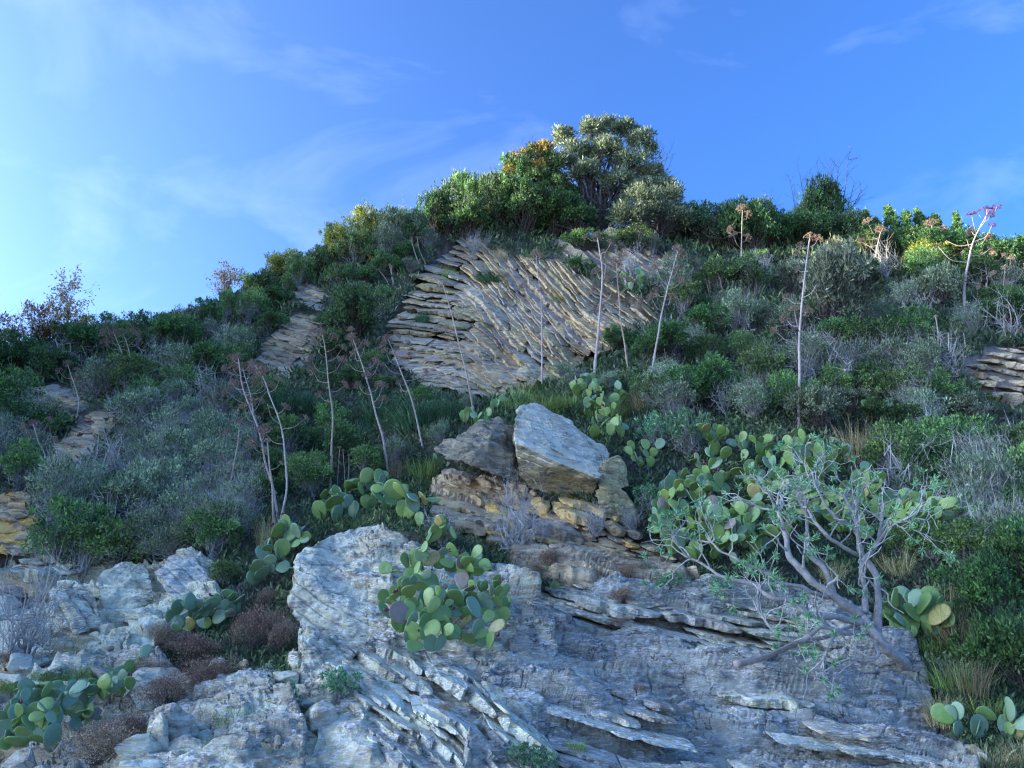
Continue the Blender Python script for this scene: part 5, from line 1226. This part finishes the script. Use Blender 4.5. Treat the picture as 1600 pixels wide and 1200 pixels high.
def cactus(lab, feet, size_px, levels, seed, mix, up=1.0, spread=0.9, fruit=0.12, maxn=120, lift=0.0, kids=(1, 3), face=0.55, bound=None):
    rs = np.random.RandomState(seed); F0 = np.array([hit1(*f) for f in feet]); c = F0.mean(0); d = np.linalg.norm(c - CAM) / F
    root = thing('prickly_pear', lab, 'cactus', c, 'prickly pear cacti')
    kinds, wts = zip(*mix); wts = np.array(wts) / sum(wts)
    todo = []; count = 0; placed = []
    for p in F0:
        N_ = normal_at(p)
        for _ in range(2):
            g = unit(np.array([0, -0.25, 1.0]) * up + N_ * 0.5 + rs.normal(size=3) * spread * 0.5)
            todo.append((p + N_ * lift - g * 0.03, g, 0))
    while todo and count < maxn:
        p, g, lv = todo.pop(0)
        L_ = size_px * d * rs.uniform(0.62, 1.2) * (1 - 0.06 * lv)
        tip = p + g * L_
        if any(np.linalg.norm((p + g * L_ * 0.6) - q) < L_ * 0.22 for q in placed): 
            if rs.rand() < 0.8: continue
        if bound is not None:
            uu, vv = proj(tip)
            if not inpoly(uu, vv, bound): 
                g = unit(g + np.array([0, -0.6, 0.1]) + rs.normal(size=3) * 0.5); tip = p + g * L_; uu, vv = proj(tip)
                if not inpoly(uu, vv, bound): continue
        nrm = unit(np.cross(g, rs.normal(size=3)) + np.cross(g, np.cross(np.array([0.0, -1, 0.25]), g)) * 0 )
        toC = unit(CAM - p); fn = unit(toC - g * (toC @ g)); nrm = unit(nrm * (1 - face) + fn * face * rs.choice([-1, 1]) + rs.normal(size=3) * 0.12); nrm = unit(nrm - g * (nrm @ g))
        x = np.cross(nrm, g)
        k = kinds[rs.choice(len(kinds), p=wts)]
        if lv < 1 and k in ('pad_lime',): k = 'pad'
        o = link('pad', PADS[k][rs.randint(3)], root)
        Mx = Matrix(((x[0], nrm[0], g[0]), (x[1], nrm[1], g[1]), (x[2], nrm[2], g[2]))).to_4x4()
        wd = rs.uniform(0.92, 1.2)
        o.matrix_local = Matrix.Translation(Vector(p - c)) @ Mx @ Matrix.Diagonal((L_ * wd, L_ * rs.uniform(0.8, 1.2), L_, 1))
        if k == 'pad_yellow': o['label'] = 'yellowed pad'
        if k == 'pad_dry': o['label'] = 'dried brown pad'
        placed.append(p + g * L_ * 0.6); count += 1
        if lv < levels:
            for _ in range(rs.randint(kids[0], kids[1] + 1)):
                a = rs.uniform(-1.25, 1.25)
                rim = p + (g * (0.56 + 0.46 * math.cos(a)) + x * wd * 0.36 * math.sin(a)) * L_
                gg = unit(g * math.cos(a) + x * math.sin(a) * 0.9 + nrm * rs.normal() * 0.45 + np.array([0, -0.05, 0.25 * up]) + rs.normal(size=3) * 0.15)
                todo.append((rim - gg * L_ * 0.03, gg, lv + 1))
        if rs.rand() < fruit and lv > 0:
            for _ in range(rs.randint(1, 3)):
                a = rs.uniform(-0.9, 0.9); rim = p + (g * (0.55 + 0.46 * math.cos(a)) + x * wd * 0.36 * math.sin(a)) * L_
                q = link('fruit', FRUIT, root, rim - c); s = L_ * rs.uniform(0.20, 0.27); q.scale = (s, s, s)
                q.rotation_euler = Vector(unit(g * math.cos(a) + x * math.sin(a))).to_track_quat('Z', 'Y').to_euler()
    print('  cactus', lab[:40], count, 'feet', len(F0))
    return count
MIX = [('pad', 7), ('pad_blue', 2.4), ('pad_lime', 1.4), ('pad_yellow', 0.35), ('pad_dry', 0.25)]
MIXB = [('pad', 3), ('pad_blue', 6), ('pad_lime', 0.8), ('pad_yellow', 0.1), ('pad_dry', 0.2)]
MIXL = [('pad', 5), ('pad_blue', 2), ('pad_lime', 2.5), ('pad_yellow', 0.4), ('pad_dry', 0.2)]
cnt = 0
B1 = [(592, 868), (640, 848), (700, 842), (770, 850), (800, 900), (830, 960), (835, 1010), (815, 1050), (740, 1030), (690, 1050), (600, 1045), (588, 960)]
cnt += cactus('large green prickly pear clump growing out of the rock in the centre', [(640, 950), (680, 960), (715, 975), (745, 960), (780, 985), (700, 1000), (660, 1005), (790, 960), (720, 930), (650, 920), (625, 1000), (640, 1020), (680, 1030), (620, 960), (740, 1010), (700, 905), (760, 900)], 30, 3, 21, MIX, 0.5, 1.4, 0.10, 150, 0.12, face=0.62, bound=B1)
B2 = [(470, 815), (500, 765), (560, 750), (585, 728), (620, 745), (650, 765), (690, 775), (690, 800), (640, 835), (580, 815), (520, 835)]
cnt += cactus('row of prickly pears along the top of the big pale rock block', [(500, 818), (525, 820), (550, 815), (580, 800), (605, 800), (630, 815), (655, 825), (540, 800), (590, 790)], 30, 3, 22, MIX, 1.0, 0.9, 0.12, 60, 0.05, bound=B2)
B3 = [(650, 830), (690, 805), (715, 810), (720, 850), (690, 870), (660, 860)]
cnt += cactus('small prickly pear right of the row on the rock block', [(668, 850), (700, 850), (680, 845)], 26, 2, 23, MIX, 0.8, 1.0, 0.0, 14, 0.05, bound=B3)
B4 = [(385, 935), (390, 880), (415, 830), (440, 805), (480, 810), (490, 840), (470, 870), (450, 920), (420, 935)]
cnt += cactus('prickly pear trailing down the left side of the rock block', [(405, 920), (425, 905), (440, 880), (455, 860), (465, 845)], 27, 3, 24, MIXB, 0.8, 1.0, 0.10, 36, 0.1, bound=B4)
B5 = [(255, 990), (258, 935), (300, 925), (345, 915), (390, 925), (395, 970), (370, 1000), (300, 1012)]
cnt += cactus('bluish prickly pear in front of the narrow rock prow', [(275, 985), (300, 995), (325, 990), (350, 980), (375, 965), (310, 975)], 25, 3, 25, MIXB, 0.9, 1.0, 0.14, 50, 0.1, bound=B5)
B6 = [(0, 1190), (0, 1110), (25, 1070), (100, 1065), (150, 1060), (205, 1040), (210, 1085), (200, 1120), (110, 1160), (100, 1230), (0, 1230)]
cnt += cactus('large prickly pear in the bottom left corner', [(40, 1130), (70, 1120), (100, 1125), (130, 1115), (160, 1105), (190, 1100), (60, 1160), (90, 1150), (40, 1180), (80, 1190), (20, 1150), (110, 1105), (20, 1100), (150, 1090), (180, 1070), (50, 1090), (15, 1180), (200, 1085)], 26, 3, 26, MIXB + [('pad_lime', 1)], 0.8, 1.1, 0.12, 140, 0.1, bound=B6)
cnt += cactus('few bluish pads on the rock right of the bottom left cactus', [(200, 1060), (208, 1075)], 22, 2, 27, MIXB, 1.0, 0.6, 0.0, 9, 0.05)
BR = [(1010, 860), (1020, 770), (1045, 730), (1090, 700), (1090, 660), (1150, 660), (1250, 670), (1260, 760), (1240, 860), (1180, 900), (1100, 900), (1030, 890)]
cnt += cactus('largest prickly pear colony, its left half beside the perched boulder', [(u + rs.uniform(-8, 8), v + rs.uniform(-6, 6)) for u, v in [(1045, 865), (1080, 880), (1115, 885), (1050, 820), (1085, 835), (1060, 878), (1150, 885), (1175, 880), (1035, 840), (1200, 870), (1120, 845), (1155, 860), (1065, 785), (1100, 795), (1135, 800), (1170, 815), (1105, 750), (1140, 755), (1175, 770), (1120, 720), (1155, 725), (1190, 735), (1200, 790)]], 25, 3, 28, MIX, 1.0, 0.9, 0.16, 296, 0.12, bound=BR)
BS = [(1190, 700), (1230, 665), (1300, 680), (1370, 715), (1400, 740), (1430, 790), (1400, 850), (1300, 870), (1200, 870)]
cnt += cactus('right half of the prickly pear colony behind the branching spurge', [(1215, 760), (1245, 770), (1280, 775), (1310, 780), (1340, 800), (1370, 815), (1230, 820), (1270, 830), (1310, 840), (1350, 850), (1235, 720), (1300, 735)], 25, 3, 29, MIX, 1.0, 0.9, 0.14, 150, 0.12, bound=BS)
BT = [(1370, 860), (1380, 790), (1400, 760), (1450, 765), (1530, 790), (1540, 840), (1500, 880), (1400, 880)]
cnt += cactus('scattered prickly pear pads right of the branching spurge crown', [(1400, 830), (1430, 845), (1460, 850), (1495, 840), (1515, 835), (1420, 800), (1380, 850), (1445, 815), (1475, 820), (1390, 790)], 24, 3, 30, MIX, 1.0, 1.0, 0.14, 80, 0.15, bound=BT)
BU = [(870, 650), (885, 600), (920, 575), (960, 590), (985, 620), (990, 680), (985, 720), (935, 705), (900, 680)]
cnt += cactus('upper prickly pear growing behind the perched pale boulder', [(900, 635), (920, 625), (940, 635), (960, 640), (915, 655), (935, 665), (955, 675), (970, 690), (925, 690), (950, 700), (905, 615), (965, 620)], 20, 3, 31, MIXL, 1.0, 0.9, 0.08, 90, 0.1, bound=BU)
BV = [(715, 670), (715, 640), (760, 625), (800, 610), (820, 635), (800, 650), (770, 665), (735, 675)]
cnt += cactus('short row of lime green pads above the dark rugged boulder', [(728, 665), (745, 668), (760, 660), (778, 650), (795, 640), (810, 636)], 17, 2, 32, MIXL, 1.0, 0.7, 0.0, 26, 0.1, bound=BV)
BW = [(985, 720), (1000, 690), (1030, 700), (1040, 730), (1020, 750)]
cnt += cactus('small green prickly pear between the boulder and the colony', [(1000, 735), (1015, 735)], 20, 3, 33, MIX, 1.0, 0.8, 0.0, 14, 0.08)
BX = [(1370, 1010), (1375, 910), (1420, 900), (1470, 925), (1505, 945), (1500, 1010), (1450, 1040), (1400, 1030)]
cnt += cactus('prickly pear with a cream yellow pad at the foot of the spurge', [(1400, 985), (1425, 1000), (1450, 1005), (1470, 995), (1440, 985), (1415, 1010)], 32, 3, 34, MIX + [('pad_yellow', 0.8)], 0.9, 0.9, 0.08, 34, 0.1, bound=BX)
cnt += cactus('low prickly pear pads right of the slab near the bottom corner', [(1500, 1150), (1525, 1152)], 26, 1, 35, MIXL, 1.0, 0.8, 0.0, 6, 0.02)
cnt += cactus('low prickly pear pads at the bottom right edge', [(1570, 1150), (1590, 1155), (1605, 1150)], 27, 1, 36, MIX, 1.0, 0.8, 0.0, 9, 0.02)
cnt += cactus('distant bluish prickly pear on the slope right of the cliff', [(985, 455), (1000, 455), (975, 450)], 13, 2, 37, MIXB, 1.0, 0.8, 0.0, 18, 0.1)
cnt += cactus('lone prickly pear with one tall pad above the dry grass', [(1385, 680)], 26, 2, 38, MIXB, 1.2, 0.3, 0.0, 4, 0.2, (1, 1))
cnt += cactus('tiny prickly pear in a crack right of the central clump', [(860, 905), (866, 925)], 14, 2, 39, MIXB, 1.0, 0.8, 0.0, 9, 0.03)
cnt += cactus('small prickly pear tucked under the left end of the boulders', [(690, 732), (700, 730)], 14, 2, 40, MIXB, 0.8, 0.8, 0.0, 6, 0.05)
print('cacti', round(time.time() - T0, 1), cnt)

# ------------------------------------------------------------------ the grey branching spurge at lower right
def big_spurge():
    rs = np.random.RandomState(9); c = hit1(1432, 1046); root = thing('spurge_bush', 'large grey branching spurge with blue green tufts leaning over the slab', 'shrub', c)
    D0 = c[1]
    def path(pts, r, mt='spurge_bark', name='limb'):
        P = np.array([at(u, v, y) for u, v, y in pts]) - c; pa = smooth_path(P, 8 * (len(pts) - 1))
        pa = pa + fbm(pa * 4, 2, 3)[:, None] * 0.025 * np.array([1, 0.5, 1]); d = D0 / F
        rr = np.linspace(r[0] * 0.78, r[1] * 0.8, len(pa)) * d * (1 + 0.2 * noise(pa * 14, 5))
        link(name, mesh_np(name, *tube(pa, rr, 8), M[mt], None, True), root); return pa, rr
    d0 = D0 - 0.35
    limbs = [path([(1434, 1050, D0), (1400, 1028, d0), (1370, 1000, d0 - .1), (1345, 965, d0)], (12, 9), name='trunk')]
    L_ = [([(1370, 1000, d0), (1372, 950, d0 + .1), (1370, 905, d0 + .2), (1348, 868, d0 + .3), (1340, 830, d0 + .3), (1336, 800, d0 + .4)], (7, 4.5)),
     ([(1345, 965, d0), (1302, 930, d0 - .1), (1265, 905, d0 - .1), (1235, 872, d0), (1228, 840, d0 + .1), (1215, 800, d0 + .2)], (8.5, 4)),
     ([(1350, 975, d0), (1310, 965, d0 - .2), (1265, 958, d0 - .3), (1240, 940, d0 - .3), (1205, 930, d0 - .3), (1170, 912, d0 - .2), (1120, 895, d0 - .1), (1080, 872, d0)], (7, 2.2)),
     ([(1362, 992, d0), (1320, 990, d0 - .3), (1285, 980, d0 - .4), (1250, 1002, d0 - .5), (1215, 988, d0 - .5), (1190, 965, d0 - .5)], (5.5, 2.2)),
     ([(1350, 960, d0), (1352, 920, d0 + .1), (1345, 885, d0 + .1), (1370, 850, d0 + .3), (1378, 815, d0 + .4)], (6, 3)),
     ([(1302, 930, d0), (1290, 890, d0), (1262, 858, d0 + .1), (1262, 820, d0 + .2), (1250, 785, d0 + .3)], (5.5, 3)),
     ([(1302, 935, d0), (1270, 925, d0 - .3), (1230, 915, d0 - .4), (1190, 890, d0 - .4), (1150, 870, d0 - .3), (1110, 850, d0 - .2)], (4.5, 1.8)),
     ([(1340, 830, d0 + .3), (1310, 808, d0 + .3), (1292, 790, d0 + .3), (1275, 760, d0 + .4)], (4, 2)),
     ([(1345, 868, d0 + .3), (1305, 845, d0 + .1), (1280, 822, d0 + .1), (1262, 800, d0 + .2)], (4.5, 2.2)),
     ([(1370, 850, d0 + .3), (1392, 822, d0 + .2), (1412, 812, d0 + .1)], (3.2, 1.8)),
     ([(1366, 995, d0), (1372, 1020, d0 - .4), (1362, 1035, d0 - .5), (1340, 1030, d0 - .5)], (3.5, 1.8)),
     ([(1310, 985, d0 - .3), (1296, 1005, d0 - .6), (1290, 1022, d0 - .6)], (3.5, 2))]
    for p, r in L_: limbs.append(path(p, r))
    A, B, ra, rb, tips, tdir = [], [], [], [], [], []
    def twig(p, dr, r, lv):
        q = p
        for s in range(3):
            dr = unit(dr + rs.normal(size=3) * 0.32 + np.array([0, -0.03, 0.10])); L = (0.085 + 0.05 * rs.rand()) * (0.88 ** lv); q2 = q + dr * L
            A.append(q); B.append(q2); ra.append(r); r *= 0.86; rb.append(r); q = q2
        if lv < 3:
            for _ in range(2 if rs.rand() < 0.75 else 3): twig(q, unit(dr + rs.normal(size=3) * 0.6), r * 0.85, lv + 1)
        else: tips.append(q); tdir.append(dr)
    for li, (pa, rr) in enumerate(limbs[1:]):
        dr = unit(pa[-1] - pa[-4])
        for _ in range(4): twig(pa[-1], unit(dr + rs.normal(size=3) * 0.45), max(rr[-1] * 0.8, 0.012), 1)
        for i in range(len(pa) // 4, len(pa), 4):
            if rs.rand() < (0.35 if li in (2, 6) else 0.75): twig(pa[i], unit(dr * 0.4 + rs.normal(size=3) * 0.6 + np.array([0, -0.25, 0.55])), max(rr[i] * 0.45, 0.010), 2 if rs.rand() < 0.7 else 1)
    V, f = segs(A, B, np.array(ra), np.array(rb), 5)
    link('twigs', mesh_np('twigs', V, [f], M['twig_pale'], None, True), root)
    tips = np.array(tips); tdir = np.array(tdir); sel = rs.rand(len(tips)) < 0.5; tips = tips[sel]; tdir = tdir[sel]
    per = 22; kk = np.repeat(np.arange(len(tips)), per); D = unit(sph(len(kk), rs) * 0.75 + tdir[kk] * 0.7)
    P = tips[kk] - tdir[kk] * rs.uniform(0, 0.07, len(kk))[:, None]
    V, f, t = leaves(P, D, 0.085 * rs.uniform(0.7, 1.2, len(kk)), 0.016, rs, np.clip(0.6 + rs.normal(size=len(kk)) * 0.2, 0, 1))
    link('leaf_tufts', mesh_np('leaf_tufts', V, [f], M['lf_teal'], t), root)
    print('spurge tips', len(tips))
big_spurge()
def fallen():
    u = [(1146, 1079), (1175, 1072), (1205, 1060), (1232, 1043), (1262, 1034), (1290, 1026), (1322, 1010), (1345, 1002)]
    P = hit([a for a, b in u], [b for a, b in u]); P = P + normal_at(P) * 0.30; c = P[0].copy(); pa = smooth_path(P - c, 40)
    root = thing('fallen_branch', 'bare fallen branch lying on the slab under the spurge', 'branch', c)
    rr = np.linspace(5.2, 2.6, len(pa)) * 9.3 / F * (1 + 0.15 * noise((pa + c) * 9, 3))
    link('bough', mesh_np('bough', *tube(pa, rr, 8), M['wood'], None, True), root)
    for i, dv in ((18, (-0.15, -0.05, 0.22)), (27, (0.1, -0.1, -0.2)), (32, (0.05, -0.1, 0.25))):
        q = smooth_path([pa[i], pa[i] + np.array(dv) * 0.5, pa[i] + np.array(dv) + [0.03, 0, 0]], 6)
        link('side_branch', mesh_np('side_branch', *tube(q, np.linspace(0.012, 0.005, len(q)), 5), M['wood']), root)
fallen()
def log_():
    P = hit([168, 195, 225], [1029, 1024, 1018]); P = P + normal_at(P) * 0.12; c = P[0].copy()
    r = thing('driftwood', 'short broken piece of wood on the lower left rocks', 'branch', c)
    pa = smooth_path(P - c, 12); link('bough', mesh_np('bough', *tube(pa, np.linspace(0.028, 0.018, len(pa)), 7), M['wood'], None, True), r)
    q = smooth_path([pa[5], pa[7] + [0, -0.03, 0.06], pa[9] + [0, -0.05, 0.12]], 6)
    link('side_branch', mesh_np('side_branch', *tube(q, np.linspace(0.012, 0.006, len(q)), 5), M['wood']), r)
log_()
finish_labels()
print('done', round(time.time() - T0, 1), 'objects', len(bpy.data.objects), 'tris', sum(len(m.polygons) * 2 for m in bpy.data.meshes))
